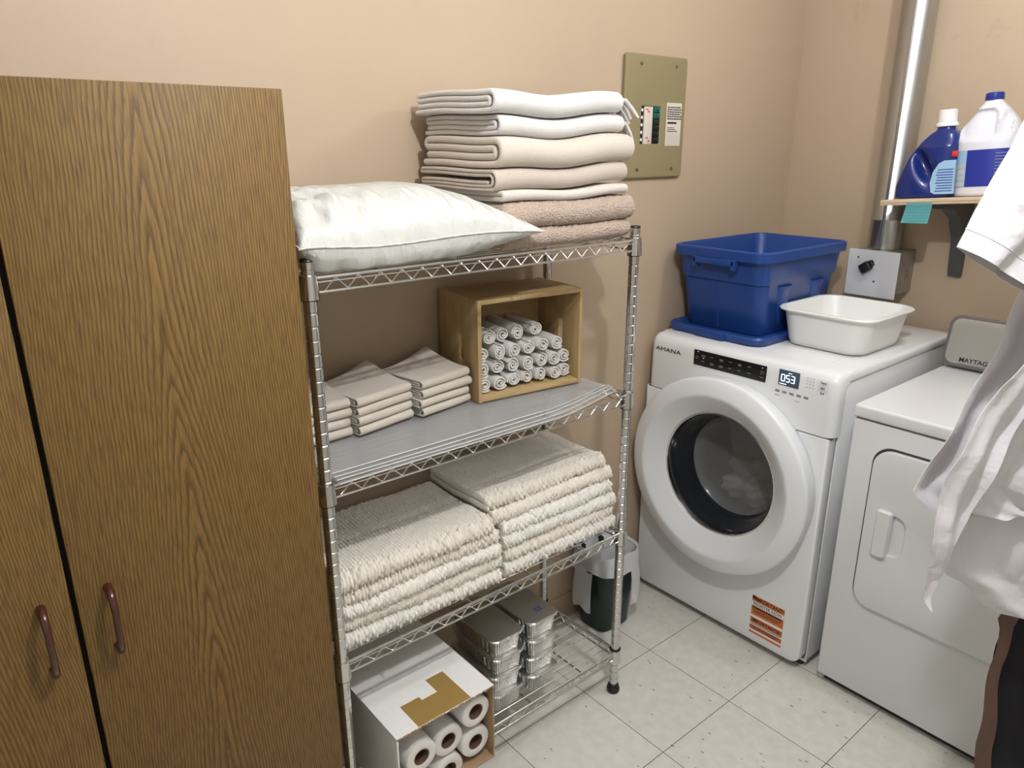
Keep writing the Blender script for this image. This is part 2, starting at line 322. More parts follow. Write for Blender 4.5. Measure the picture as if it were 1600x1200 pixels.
def fold(name, path, t, x0, x1, mat, parent=None, org=None, ds=.006, dx=.01, amp=.003, k=12, seed=1, tuft=None, rot=0, piv=None, lift=None, xoff=None, ycut=None):
    c, s = resample(path, ds) if ycut is None else resample2(path, ds, ycut, .012); n = len(c)
    tg = np.gradient(c, axis=0); tg /= np.linalg.norm(tg, axis=1)[:, None] + 1e-9
    nm = np.c_[-tg[:, 1], tg[:, 0]]
    capn = 3
    a = np.linspace(PI / 2, -PI / 2, capn + 2)[1:-1]
    def outline(h):
        Lf = c + nm * h; Rt = c - nm * h
        e = np.array([c[-1] + nm[-1] * h * math.sin(q) + tg[-1] * h * math.cos(q) for q in a])
        b = np.array([c[0] - nm[0] * h * math.sin(q) - tg[0] * h * math.cos(q) for q in a])
        return np.vstack([Lf, e, Rt[::-1], b])
    nx = max(6, int((x1 - x0) / dx)); r = t / 2
    xs = np.linspace(x0, x1, nx)
    xs = np.unique(np.r_[xs, x0 + r * .1, x0 + r * .35, x0 + r * .8, x1 - r * .8, x1 - r * .35, x1 - r * .1]); nx = len(xs)
    Mn = 2 * n + 2 * capn; V = np.zeros((nx, Mn, 3))
    oN = outline(1.0) - outline(0.0); base = outline(0.0); sl = np.r_[s, np.full(capn, s[-1]), s[::-1], np.zeros(capn)]
    for i, x in enumerate(xs):
        d = min(x - x0, x1 - x, r) / r; f = math.sqrt(max(0, 1 - (1 - d) ** 2)) * .75 + .25
        o = base + oN * (r * .985 * f); V[i, :, 0] = x; V[i, :, 1:] = o
    if tuft:
        p, q, am = tuft
        rs = np.random.RandomState(seed + 5); hsh = rs.rand(4096); ph2 = rs.rand(3) * 6
        X = xs[:, None] + .0016 * np.sin(sl[None, :] * 70 + ph2[0]) + .0022 * np.sin(sl[None, :] * 19 + ph2[1]) + 0 * xs[:, None]
        row = np.floor(X / p).astype(int); rr = np.abs(np.sin(PI * X / p))
        S = sl[None, :] + (row * .618 % 1) * q + .0015 * np.sin(xs[:, None] * 60 + ph2[2])
        bead = np.floor(S / q).astype(int); hv = hsh[(row * 57 + bead * 131) % 4096]
        bb = np.abs(np.sin(PI * S / q))
        front = np.clip((c[:, 0].min() + .030 - base[:, 0]) / .018, 0, 1)[None, :]
        D = am * ((rr ** .8) * (.55 + .45 * bb) * (.75 + .5 * hv) * (1 - front) + front * 1.45 * (rr ** .55) * (bb ** .55) * (.55 + .9 * hv))
        side = np.ones(Mn)
        side[:n], side[n + capn:2 * n + capn] = (.15, 1) if outer_is_right(c, nm) else (1, .15)
        V[:, :, 1] += D * oN[None, :, 0] * side[None, :]; V[:, :, 2] += D * oN[None, :, 1] * side[None, :]
    if xoff is not None: V[:, :, 0] += xoff(V[:, :, 1])
    P = V.reshape(-1, 3); P = P + wob(P, amp, k, seed) * np.array([.6, .8, 1])
    if lift is not None: P[:, 2] += lift(P)
    if rot:
        pv = np.array(piv); ca, sa = math.cos(rot), math.sin(rot); q2 = P[:, :2] - pv
        P[:, 0] = pv[0] + q2[:, 0] * ca - q2[:, 1] * sa; P[:, 1] = pv[1] + q2[:, 0] * sa + q2[:, 1] * ca
    F = []
    for i in range(nx - 1):
        A = i * Mn; B = (i + 1) * Mn
        F += [(A + j, A + (j + 1) % Mn, B + (j + 1) % Mn, B + j) for j in range(Mn)]
    for base_i in (0, (nx - 1) * Mn):
        for j in range(n - 1): F.append((base_i + j, base_i + j + 1, base_i + 2 * n + capn - 2 - j, base_i + 2 * n + capn - 1 - j))
        F.append(tuple([base_i + n - 1] + [base_i + n + e for e in range(capn)] + [base_i + n + capn]))
        F.append(tuple([base_i + 2 * n + capn - 1] + [base_i + 2 * n + capn + e for e in range(capn)] + [base_i]))
    return npmesh(name, P, F, mat, parent, org)
def outer_is_right(c, nm):
    ctr = c.mean(axis=0); i = int(np.argmin(c[:, 0])); return float(np.dot(nm[i], c[i] - ctr)) < 0
# ------------------------------------------------------------------ room shell
XR, ZC, XL, YF = 2.1658, 2.44, -1.75, -2.9
def slab(a, b): bm = bmesh.new(); box(bm, a, b); return bm
o = struct('floor', slab((XL - .1, YF - .1, -.05), (XR + .1, .1, 0)), m_floor)
struct('wall_back', slab((XL - .1, 0, 0), (XR + .1, .1, ZC)), m_wall)
struct('wall_right', slab((XR, YF, 0), (XR + .1, 0, ZC)), m_wall)
m_wall_fill = wall_mat('fill_bounce_wall', (.74, .72, .67))  # unseen walls given a paler colour to bounce fill light under the shelves
struct('wall_left', slab((XL - .1, YF, 0), (XL, 0, ZC)), m_wall_fill)
struct('wall_front', slab((XL - .1, YF - .1, 0), (XR + .1, YF, ZC)), m_wall_fill)
struct('ceiling', slab((XL - .1, YF - .1, ZC), (XR + .1, .1, ZC + .06)), m_ceil)
struct('baseboard_back', (lambda bm: (box(bm, (-.02, -.005, 0), (1.36, 0, .095), .002), bm)[1])(bmesh.new()), m_base)
# ceiling lights (above the frame)
for k, (p, e, r) in enumerate(LIGHTS):
    t = thing('ceiling_light', ('bare bulb in a white ceiling holder above the wire rack', 'bare bulb in a white ceiling holder nearer the washer')[k], 'light', (p[0], p[1], ZC), 'bulbs on the ceiling')
    bm = bmesh.new(); lathe(bm, (p[0], p[1], ZC), (0, 0, -1), [(.055, 0), (.055, .012), (.03, .04), (.022, .055)], 24, cap1=True); part('holder', bm, m_cap, t)
    bm = bmesh.new(); lathe(bm, (p[0], p[1], ZC - .055), (0, 0, -1), [(.014, 0), (.018, .015), (.032, .045), (.034, .06), (.026, .08), (.008, .092)], 24, cap1=True)
    ob = part('bulb', bm, m_bulb, t)
# ------------------------------------------------------------------ pantry cabinet
t = thing('pantry_cabinet', 'tall oak-grain laminate cabinet with two doors and brown pulls, left of the wire rack', 'cabinet', (-.45, -.24, 0))
bm = bmesh.new(); box(bm, (-.846, -.43, 0), (-.056, -.02, 1.657), .001, 1); part('body', bm, m_oak, t)
bm = bmesh.new(); box(bm, (-.458, -.4335, .06), (-.443, -.4300, 1.655)); part('gap', bm, m_dark, t)
for x0, x1, hx, nm in ((-.847, -.4545, -.492, 'left'), (-.4465, -.054, -.4045, 'right')):
    bm = bmesh.new(); box(bm, (x0, -.45, .06), (x1, -.4325, 1.661), .0012, 2); d = part('door', bm, m_oak, t)
    bm = bmesh.new(); z0, z1 = .831, .947
    path_tube(bm, [(hx, -.45, z0 + .006), (hx, -.468, z0 + .006), (hx, -.4785, z0 + .018), (hx, -.482, z0 + .035), (hx, -.482, z1 - .035), (hx, -.4785, z1 - .018), (hx, -.468, z1 - .006), (hx, -.45, z1 - .006)], .0055, 10, [.007, .006, .0055, .005, .005, .0055, .006, .007])
    part('handle', bm, m_handle, d, 60)
# ------------------------------------------------------------------ wire rack
PX0, PX1, PYF, PYB = 0.0, .865, -.3646, -.0448
ZS = [1.3184, .9143, .5054, .106]; ZTOP = 1.3905
rack = thing('wire_shelving_rack', 'chrome wire shelving rack with four shelves between cabinet and washer', 'shelving rack', (.4325, -.2047, 0))
for px in (PX0, PX1):
    for py in (PYF, PYB):
        bm = bmesh.new(); prof = [(.0118, .03)]; z = .05
        while z < ZTOP - .01: prof += [(.0127, z - .0022), (.0116, z - .001), (.0116, z + .001), (.0127, z + .0022)]; z += .0254
        prof += [(.0127, ZTOP - .004)]
        lathe(bm, (px, py, 0), (0, 0, 1), prof, 20, cap0=True, cap1=True); ps = part('post', bm, m_chrome, rack, 25)
        bm = bmesh.new(); lathe(bm, (px, py, 0), (0, 0, 1), [(.0128, ZTOP - .005), (.0134, ZTOP - .003), (.012, ZTOP), (.004, ZTOP + .001)], 20, True, True); part('cap', bm, m_black, ps)
        bm = bmesh.new(); lathe(bm, (px, py, 0), (0, 0, 1), [(.012, 0), (.019, .003), (.0195, .013), (.015, .02), (.0165, .024), (.013, .03), (.008, .033)], 24, True, True); part('foot', bm, m_black, rack)
for si, zs in enumerate(ZS):
    bm = bmesh.new(); zl, zt = zs + .012, zs + .038; e = .0125
    def rail(p, q, nz):
        p = Vector(p); q = Vector(q); out = Vector((q - p).cross(Vector((0, 0, 1)))).normalized()
        for z, r in ((zl, .0027), (zt, .0032), (zt - .008, .0016)): tube(bm, (p.x, p.y, z), (q.x, q.y, z), r, 8)
        d = (q - p); n2 = nz * 2
        pts = [p + d * ((k + .6) / (n2 + .2)) for k in range(n2)]
        pl = [(a.x, a.y, zl + .002 if k % 2 == 0 else zt - .002) for k, a in enumerate(pts)]
        for a, b in zip(pl, pl[1:]): tube(bm, a, b, .0017, 6)
    rail((PX0 + e, PYF - .006, 0), (PX1 - e, PYF - .006, 0), 18); rail((PX1 - e, PYB + .006, 0), (PX0 + e, PYB + .006, 0), 18)
    rail((PX0 - .004, PYB - e, 0), (PX0 - .004, PYF + e, 0), 6); rail((PX1 + .004, PYF + e, 0), (PX1 + .004, PYB - e, 0), 6)
    for k in range(12):
        y = PYF + .022 + k * (PYB - PYF - .044) / 11; tube(bm, (PX0 - .004, y, zt + .0022), (PX1 + .004, y, zt + .0022), .0014, 6)
    for k in range(4):
        x = PX0 + .15 + k * .19; tube(bm, (x, PYF - .006, zt - .0012), (x, PYB + .006, zt - .0012), .0022, 6)
    sh = part('shelf', bm, m_wire, rack, 40)
    for px in (PX0, PX1):
        for py in (PYF, PYB):
            bm = bmesh.new(); lathe(bm, (px, py, zs), (0, 0, 1), [(.0128, 0), (.0185, .0005), (.0175, .022), (.0160, .043), (.0128, .0445)], 22)
            part('collar', bm, m_chrome, sh)
            bm = bmesh.new(); zr = .0445 if si == 3 else -.0015
            lathe(bm, (px, py, zs + zr), (0, 0, 1), [(.0126, 0), (.0172, 0), (.0172, .0025), (.0126, .0025)], 22); part('sleeve_ring', bm, m_black, sh)
DK = [z + .0415 for z in ZS]           # top of the deck wires
# ------------------------------------------------------------------ top shelf: pillow and blankets
def pillow():
    nu, nv = 130, 90; FL, FR, BR, BL = np.array((-.022, -.392)), np.array((.552, -.382)), np.array((.445, -.05)), np.array((-.030, -.045))
    rs = np.random.RandomState(3); V = []; F = []
    for sgn in (1, -1):
        for i in range(nu):
            for j in range(nv):
                u = i / (nu - 1) * 2 - 1; v = j / (nv - 1) * 2 - 1
                pin = 1 - .05 * (1 - abs(u) ** 2) * abs(v) ** 3; pin2 = 1 - .06 * (1 - v * v) * abs(u) ** 3
                a, b = (u * pin2 + 1) / 2, (v * pin + 1) / 2
                p = (FL * (1 - a) + FR * a) * (1 - b) + (BL * (1 - a) + BR * a) * b
                th = ((1 - abs(u) ** (9 if u < 0 else 2.2)) * (1 - abs(v) ** 2.6)); th = max(th, 0) ** .5
                if u > .1: th *= 1 - .42 * ((u - .1) / .9) ** 1.3
                if u < -.4: th *= 1 - .10 * ((-u - .4) / .6)
                seam = 1.412 - .012 * (u + 1) / 2 + .006 * math.sin(u * 3)
                edge = max(abs(u), abs(v)) ** 2
                wr = math.sin(u * 23 + 4 * v + 2 * math.sin(v * 5)) * .0060 * max(0, min(1, (-v - .1) * 1.4)) * max(0, .75 - u) * (1 - abs(v) ** 10)
                wr += math.sin(u * 41 + 7 * v + 1.5 * math.sin(u * 9)) * .0035 * edge * (1 - abs(v) ** 12) * (1 - abs(u) ** 12)
                wr += math.sin(v * 15 + 3 * u) * .007 * max(0, -u) ** 2 * (1 - abs(u) ** 12)
                if sgn > 0: z = seam + th * .102 + wr
                else: z = max(seam - th * .075 + wr * .6, DK[0] + .003)
                V.append((p[0], p[1] - (.006 * th if v < 0 and sgn < 0 else 0), z))
    off = nu * nv
    for s in (0, 1):
        for i in range(nu - 1):
            for j in range(nv - 1):
                a = s * off + i * nv + j; f = (a, a + 1, a + nv + 1, a + nv); F.append(f if s else f[::-1])
    rim = [i * nv for i in range(nu)] + [(nu - 1) * nv + j for j in range(1, nv)] + [i * nv + nv - 1 for i in range(nu - 2, -1, -1)] + [j for j in range(nv - 2, 0, -1)]
    V = np.array(V)
    t = thing('pillow', 'large white satin bed pillow lying on the top shelf against the cabinet', 'pillow', (.25, -.22, DK[0]))
    for k, a in enumerate(rim):
        b = rim[(k + 1) % len(rim)]; F.append((a, b, b + off, a + off))
    npmesh('pillow_body', V, F, m_satin, t)
    bm = bmesh.new(); path_tube(bm, [Vector(V[a]) * .5 + Vector(V[a + off]) * .5 for a in rim[::2]] + [Vector(V[rim[0]])], .0022, 6); part('piping', bm, m_satin, t, 60)
pillow()
bl = [  # z0, z1, x0, x1, yf, yb, layers, mat, label
 (1.3615, 1.402, .475, .880, -.338, -.065, 2, m_sherpa, 'tan sherpa blanket folded flat at the bottom of the blanket stack'),
 (1.4035, 1.459, .470, .888, -.345, -.065, 2, m_sherpa, 'fluffy tan sherpa blanket second from the bottom of the blanket stack'),
 (1.461, 1.484, .468, .862, -.338, -.05, 2, m_fleeceC, 'thin cream throw between the tan sherpa blanket and the taupe one'),
 (1.486, 1.530, .452, .858, -.335, -.045, 6, m_fleeceT, 'taupe ribbed fleece blanket in the middle of the blanket stack'),
 (1.532, 1.596, .462, .872, -.345, -.05, 4, m_fleeceB, 'thick beige fleece blanket third from the top of the blanket stack'),
 (1.598, 1.640, .470, .850, -.330, -.05, 4, m_fleeceW, 'white fringed throw second from the top of the blanket stack'),
 (1.642, 1.690, .448, .835, -.340, -.045, 4, m_fleeceW, 'white fringed fleece throw on top of the blanket stack')]
for k, (z0, z1, x0, x1, yf, yb, ly, mt, lb) in enumerate(bl):
    pth, tt = wrap_path(yf, yb, z0, z1, ly)
    root = thing('folded_blanket', lb, 'blanket', ((x0 + x1) / 2, (yf + yb) / 2, z0), 'blankets stacked on the top shelf')
    fold('blanket_body', pth, tt, x0, x1, mt, root, amp=.0046 if k > 1 else .003, k=10, seed=40, ds=.004, dx=.008,
         tuft=(.0052, .005, .0022) if mt is m_sherpa else None,
         lift=(lambda P, s=k: .0035 * np.sin(P[:, 0] * 16 + 1) * (1 if s > 1 else .3) + (.006 * np.clip((P[:, 0] - .6) / .3, -1, 1) if s > 2 else 0)))
    if k in (5, 6):
        bm = bmesh.new(); rs = random.Random(k)
        for q in range(26):
            y = yf + .010 + q * .0105; z = (z0 + z1) / 2 + rs.uniform(-.008, .01); L_ = rs.uniform(.03, .05)
            if y > yb: break
            dr = Vector((.5 + rs.uniform(-.1, .35), rs.uniform(-.25, .1), -.55 - rs.uniform(0, .5))).normalized()
            path_tube(bm, [(x1 - .004, y, z + .008), (x1 + .010, y - .002, z + .007), Vector((x1 + .013, y - .003, z + .004)) + dr * L_ * .5, Vector((x1 + .013, y - .003, z)) + dr * L_], .003, 6, [.0055, .0055, .0048, .0036])
        part('fringe', bm, mt, root, 60)
# ------------------------------------------------------------------ second shelf: liners, washcloths, crate
ZL = DK[1]
for k in range(4):
    nx, ny = 60, 24; V = []; F = []; x0 = .018; z = ZL + .0016 + k * .0036; yo = -.004 * (3 - k)
    x1 = .93 - .03 * k
    for i in range(nx):
        for j in range(ny):
            x = x0 + (x1 - x0) * i / (nx - 1)
            yfr = -.366 - .0075 * (3 - k) + (.075 * max(0, (x - .60) / .33) ** 1.3) + .004 * k
            if x > .855: x = min(x, .851)
            y = yfr + (-.03 - yfr) * j / (ny - 1)
            zz = z + (.0012 * math.sin(x * 9 + k) + .001 * math.sin(y * 30 + x * 7)) * (1 if j < ny - 2 else 0) * .5
            if j < 3: zz += .0007 * (3 - j) * (.6 + .4 * math.sin(x * 6 + k * 2))
            V.append((x, y, zz))
    n0 = len(V); V += [(a, b, c - .0011) for a, b, c in V]
    for i in range(nx - 1):
        for j in range(ny - 1):
            a = i * ny + j; F.append((a, a + 1, a + ny + 1, a + ny)); a += n0; F.append((a + ny, a + ny + 1, a + 1, a))
    rim = [i * ny for i in range(nx)] + [(nx - 1) * ny + j for j in range(1, ny)] + [i * ny + ny - 1 for i in range(nx - 2, -1, -1)] + list(range(ny - 2, 0, -1))
    for q, a in enumerate(rim): b = rim[(q + 1) % len(rim)]; F.append((a, a + n0, b + n0, b))
    ob = npmesh('plastic_shelf_liner', V, F, m_liner, None, (.43, -.2, ZL))
    bm = bmesh.new(); path_tube(bm, [Vector(V[i * ny]) + Vector((0, 0, -.0002)) for i in range(nx)], .0011, 6); part('front_edge', bm, m_lip, ob, 60)
    setp(ob, ('frosted plastic shelf liner lowest of the pile under the washcloths', 'frosted plastic shelf liner second from the bottom of its pile', 'frosted plastic shelf liner just below the topmost one', 'frosted plastic shelf liner topmost of its pile, under crate and washcloths')[k], 'shelf liner', 'plastic liners on the second shelf')
ZW = ZL + .0158
names = ['lowest', 'second from the bottom', 'second from the top', 'topmost']
stk = [('left', .0185, .140, -.215, -.055, .05, (.07, -.2), 0), ('middle', .150, .307, -.212, -.05, .17, (.23, -.2), 1), ('right', .318, .478, -.205, -.045, .17, (.39, -.19), 2)]
for nm, x0, x1, yf, yb, ro, pv, sd in stk:
    for k in range(4):
        z0 = ZW + k * .0222; z1 = z0 + .0217; rs = random.Random(sd * 10 + k)
        dx_ = rs.uniform(-.004, .004) if nm != 'left' else rs.uniform(0, .004); pth, tt = wrap_path(yf + rs.uniform(-.003, .003), yb, z0, z1, 4)
        lf = (lambda P, x0=x0, x1=x1, yb=yb, k=k: .030 * (k / 3) * np.clip((P[:, 0] - x0) / (x1 - x0), 0, 1) ** 2 * np.clip((P[:, 1] - (yb - .13)) / .13, 0, 1) ** 1.5)
        ob = fold('folded_washcloth', pth, tt, x0 + dx_, x1 + dx_, m_terry, None, (pv[0], pv[1], z0), amp=.0012, k=20, seed=sd * 7 + k, ds=.004, dx=.006, rot=ro + rs.uniform(-.02, .02), piv=pv, lift=lf)
        setp(ob, 'folded ivory washcloth, %s of four in the %s washcloth stack' % (names[k], nm), 'washcloth', 'folded washcloths on the second shelf')
# crate (local frame: origin front-left-bottom, u along the front, v to the back)
CO = Vector((.487, -.2125, ZW - .0005)); ca = math.radians(-6.7)
cu_, cv_ = Vector((math.cos(ca), math.sin(ca), 0)), Vector((-math.sin(ca), math.cos(ca), 0)); CW, CD, CH, CT = .320, .196, .256, .0105
fr = Matrix.Translation(CO) @ Matrix((cu_, cv_, Vector((0, 0, 1)))).transposed().to_4x4()
root = thing('wooden_crate', 'pine crate lying on its side on the second shelf, filled with rolled cloths', 'crate', CO)
def cbox(a, b, bev=.0012):
    bm = bmesh.new(); box(bm, a, b, bev); bmesh.ops.transform(bm, matrix=fr, verts=bm.verts[:]); return bm
part('top_board', cbox((CT * .5, 0, CH - CT), (CW - CT * .5, CD, CH)), m_pineH, root)
part('bottom_board', cbox((CT * .5, 0, 0), (CW - CT * .5, CD, CT)), m_pineH, root)
part('back_board', cbox((CT, CD - CT, CT), (CW - CT, CD, CH - CT)), m_pineH, root)
for x in (CT / 2, CW - CT / 2):
    hole = rrect(CD * .42, CH * .5, .0095, .036, .009)
    f2 = fr @ Matrix.Translation((x, 0, 0)) @ Matrix(((0, 0, 1, 0), (1, 0, 0, 0), (0, 1, 0, 0), (0, 0, 0, 1)))
    part('side_board', plate([(0, 0), (CD, 0), (CD, CH), (0, CH)], [hole], CT - .002, f2, .001), m_pine, root)
bm = bmesh.new()
for k in range(12):      # finger joints on the top left edge
    y = .012 + k * .0155
    box(bm, (-.0003, y, CH - CT), (CT * .5, y + .0077, CH + .0003), .0003, 1)
bmesh.ops.transform(bm, matrix=fr, verts=bm.verts[:]); part('finger_joint', bm, m_pineH, root)
# rolled cloths
rl = []
r0 = .0222
rows = [([.034, .078, .122, .166, .210, .254, .289], .0), ([.033, .076, .119, .163, .207, .250, .288], 1), ([.033, .078, .123, .168, .213, .262], 2), ([.056, .101, .146, .206], 3)]
def roll_mesh(seed, r, L):
    rs = random.Random(seed); t = .0058; turns = 2.1 + rs.random() * .4; sq = 1 + rs.uniform(-.12, .12); a0 = rs.random() * 6.28
    pts = []
    n = int(turns * 20)
    for k in range(n + 1):
        a = 2 * PI * turns * k / n; rr = .0035 + (r - t / 2 - .0035) * (a / (2 * PI * turns)); pts.append((rr * math.cos(a + a0) * sq, rr * math.sin(a + a0) / sq))
    return pts, t
for ri, (xs, lv) in enumerate(rows):
    for q, x in enumerate(xs):
        rl.append((x + random.uniform(-.002, .002), CT + r0 + .0005 + lv * .0395, random.uniform(0, .012), ri, q))
for n, (x, z, dy, ri, q) in enumerate(rl):
    pts, tt = roll_mesh(n, r0 * random.uniform(.93, 1.0), .13)
    c, s = resample(pts, .0035)
    L0 = .022 + dy; L1 = CD - CT - .008; tw = random.uniform(-.05, .05)
    if ri == 3: L0 = .03 + dy * 2
    # sweep the spiral along depth
    nmv = np.gradient(c, axis=0); nmv /= np.linalg.norm(nmv, axis=1)[:, None]; nn = np.c_[-nmv[:, 1], nmv[:, 0]]
    A = c + nn * tt * .42; B = c - nn * tt * .42; lp = np.vstack([A, B[::-1]]); m_ = len(lp); ys = [L0, L0 + .002, L0 + .006, (L0 + L1) / 2, L1]
    V = []; F = []
    for i, y in enumerate(ys):
        f = (.62, .93, 1.08, 1.08, 1)[i]; mid = np.vstack([c, c[::-1]]); pp = mid + (lp - mid) * f
        for a, b in pp: V.append(tuple(fr @ Vector((x + a + tw * (y - L0), y, z + b))))
    for i in range(len(ys) - 1):
        for j in range(m_): F.append((i * m_ + j, i * m_ + (j + 1) % m_, (i + 1) * m_ + (j + 1) % m_, (i + 1) * m_ + j))
    for b0 in (0, (len(ys) - 1) * m_):
        for j in range(len(c) - 1): F.append((b0 + j, b0 + j + 1, b0 + m_ - 2 - j, b0 + m_ - 1 - j))
    ob = npmesh('rolled_washcloth', V, F, m_terryW, None, fr @ Vector((x, (L0 + L1) / 2, z)))
    rn = ('bottom row', 'second row from the bottom', 'third row from the bottom', 'top row')[ri]
    od = ['first', 'second', 'third', 'fourth', 'fifth', 'sixth', 'seventh', 'eighth'][q]
    setp(ob, 'rolled white washcloth in the crate, %s, %s from the left' % (rn, od), 'washcloth', 'rolled washcloths in the crate')
# ------------------------------------------------------------------ third shelf: chenille bath mats
def mat_(z0, z1, x0, x1, yf, yb, mt, lb, seed=1, rot=0, piv=(0, 0), amp=.004, big=False, top=False):
    pth, tt = wrap_path(yf, yb, z0, z1, 2)
    root = thing('bath_mat', lb, 'bath mat', ((x0 + x1) / 2, (yf + yb) / 2, z0), 'bath mats on the third shelf')
    fold('mat_body', pth, tt * .93, x0, x1, mt, root, ds=.0021, dx=.0016, amp=amp, k=14, seed=seed, ycut=None if top else yf + .06, tuft=((.0066, .0062, .0050) if not big else (.0084, .0074, .0062)), rot=rot, piv=piv)
ZR = DK[2] + .004
LL = ['lowest', 'second from the bottom', 'middle', 'second from the top', 'topmost']
for k in range(5):
    z0 = ZR + k * .0355; dxx = (0, .002, .001, .004, -.001)[k]
    mat_(z0, z0 + .0325, .0185 + dxx, (.448, .452, .446, .440, .425)[k], (-.348, -.345, -.35, -.343, -.347)[k], (-.09, -.09, -.085, -.09, -.08)[k], (m_rugW, m_rug, m_rugW, m_rug, m_rug)[k],
         big=k in (0, 3, 4), lb='folded cream chenille bath mat, %s of the left mat stack' % LL[k], seed=60 + k, top=k == 4)
LR = ['lowest', 'second from the bottom', 'third from the bottom', 'third from the top', 'second from the top', 'topmost']
for k in range(6):
    z0 = ZR + k * .0358; x0 = (.466, .470, .464, .462, .440, .428)[k]; x1 = (.868, .860, .862, .855, .862, .845)[k]
    yf = (-.343, -.338, -.34, -.335, -.325, -.312)[k]; mt = (m_rugW, m_rug, m_rugW, m_rugW, m_rug, m_rug)[k]
    mat_(z0, z0 + .0330, x0, x1, yf, -.075, mt, 'folded cream chenille bath mat, %s of the right mat stack' % LR[k], seed=80 + k, top=k > 3, big=k in (0, 1, 3, 5))
# ------------------------------------------------------------------ bottom shelf: box of rolls, foil pans
ZB = DK[3] + .001
BX0, BX1, BY0, BY1, BZ1 = .070, .338, -.452, -.062, .362
root = thing('cardboard_box', 'white cardboard box open at the front, full of white rolls, on the bottom shelf', 'box', ((BX0 + BX1) / 2, (BY0 + BY1) / 2, ZB))
def cb(a, b, mt, nm, bev=.0006): bm = bmesh.new(); box(bm, a, b, bev, 1); return part(nm, bm, mt, root)
CTk = .0045
def jag_edge(x0, x1, y, z, nm, n=70):
    bm = bmesh.new(); rs = random.Random(5)
    for k in range(n):
        a = x0 + (x1 - x0) * k / n; b = x0 + (x1 - x0) * (k + 1) / n; d = rs.uniform(0, .005)
        box(bm, (a, y - d, z - CTk + .0006 + rs.uniform(0, .001)), (b, y + .006, z - .0006), 0)
    return part(nm, bm, m_card, root, 0)
tp = cb((BX0, BY0, BZ1 - CTk), (BX1, BY1, BZ1), m_cardW, 'top_flap'); jag_edge(BX0 + .001, BX1 - .001, BY0 + .001, BZ1, 'torn_edge')
cb((BX0, BY0, ZB), (BX0 + CTk, BY1, BZ1 - CTk - .001), m_cardW, 'side_panel'); cb((BX1 - CTk, BY0, ZB), (BX1, BY1, BZ1 - CTk - .001), m_card, 'side_panel')
cb((BX0 + CTk, BY1 - CTk, ZB), (BX1 - CTk, BY1, BZ1 - CTk - .001), m_card, 'back_panel'); cb((BX0 + CTk, BY0, ZB), (BX1 - CTk, BY1 - CTk, ZB + CTk), m_card, 'bottom_panel')
bm = bmesh.new()
zt_ = BZ1 + .0004
box(bm, (.127, -.4515, BZ1 - .0002), (.178, -.373, zt_)); box(bm, (.1775, -.4515, BZ1 - .0002), (.222, -.386, zt_ + .0001)); box(bm, (.2205, -.4515, BZ1 - .0002), (.270, -.335, zt_))
part('tape', bm, m_tape, root)
rolls = [(.2925, .3000, 0), (.2930, .2080, .004), (.2200, .2500, .012), (.1385, .2630, 0), (.1160, .1830, .008), (.2180, .1650, .01)]
rlb = ['upper right', 'middle right, below the upper right one', 'upper middle', 'upper left', 'lower left', 'lower middle', 'lower left-middle']
for k, (x, z, dy) in enumerate(rolls):
    r = .0405
    rt_ = thing('plastic_film_roll', 'white film roll standing %s in the open cardboard box' % rlb[k], 'roll', (x, -.25, z), 'white rolls in the cardboard box')
    bm = bmesh.new(); y0 = BY0 + .012 + dy; y1 = BY1 - .02
    lathe(bm, (x, y0, z), (0, 1, 0), [(.0205, .004), (.0205, .001), (.024, .0), (.036, 0), (r - .0015, .0015), (r, .006), (r, y1 - y0), (.0205, y1 - y0)], 40)
    part('film', bm, m_paper, rt_)
    bm = bmesh.new(); lathe(bm, (x, y0 + .0015, z), (0, 1, 0), [(.0203, 0), (.0175, 0), (.0175, .30), (.0203, .30)], 32); part('core', bm, m_core, rt_)
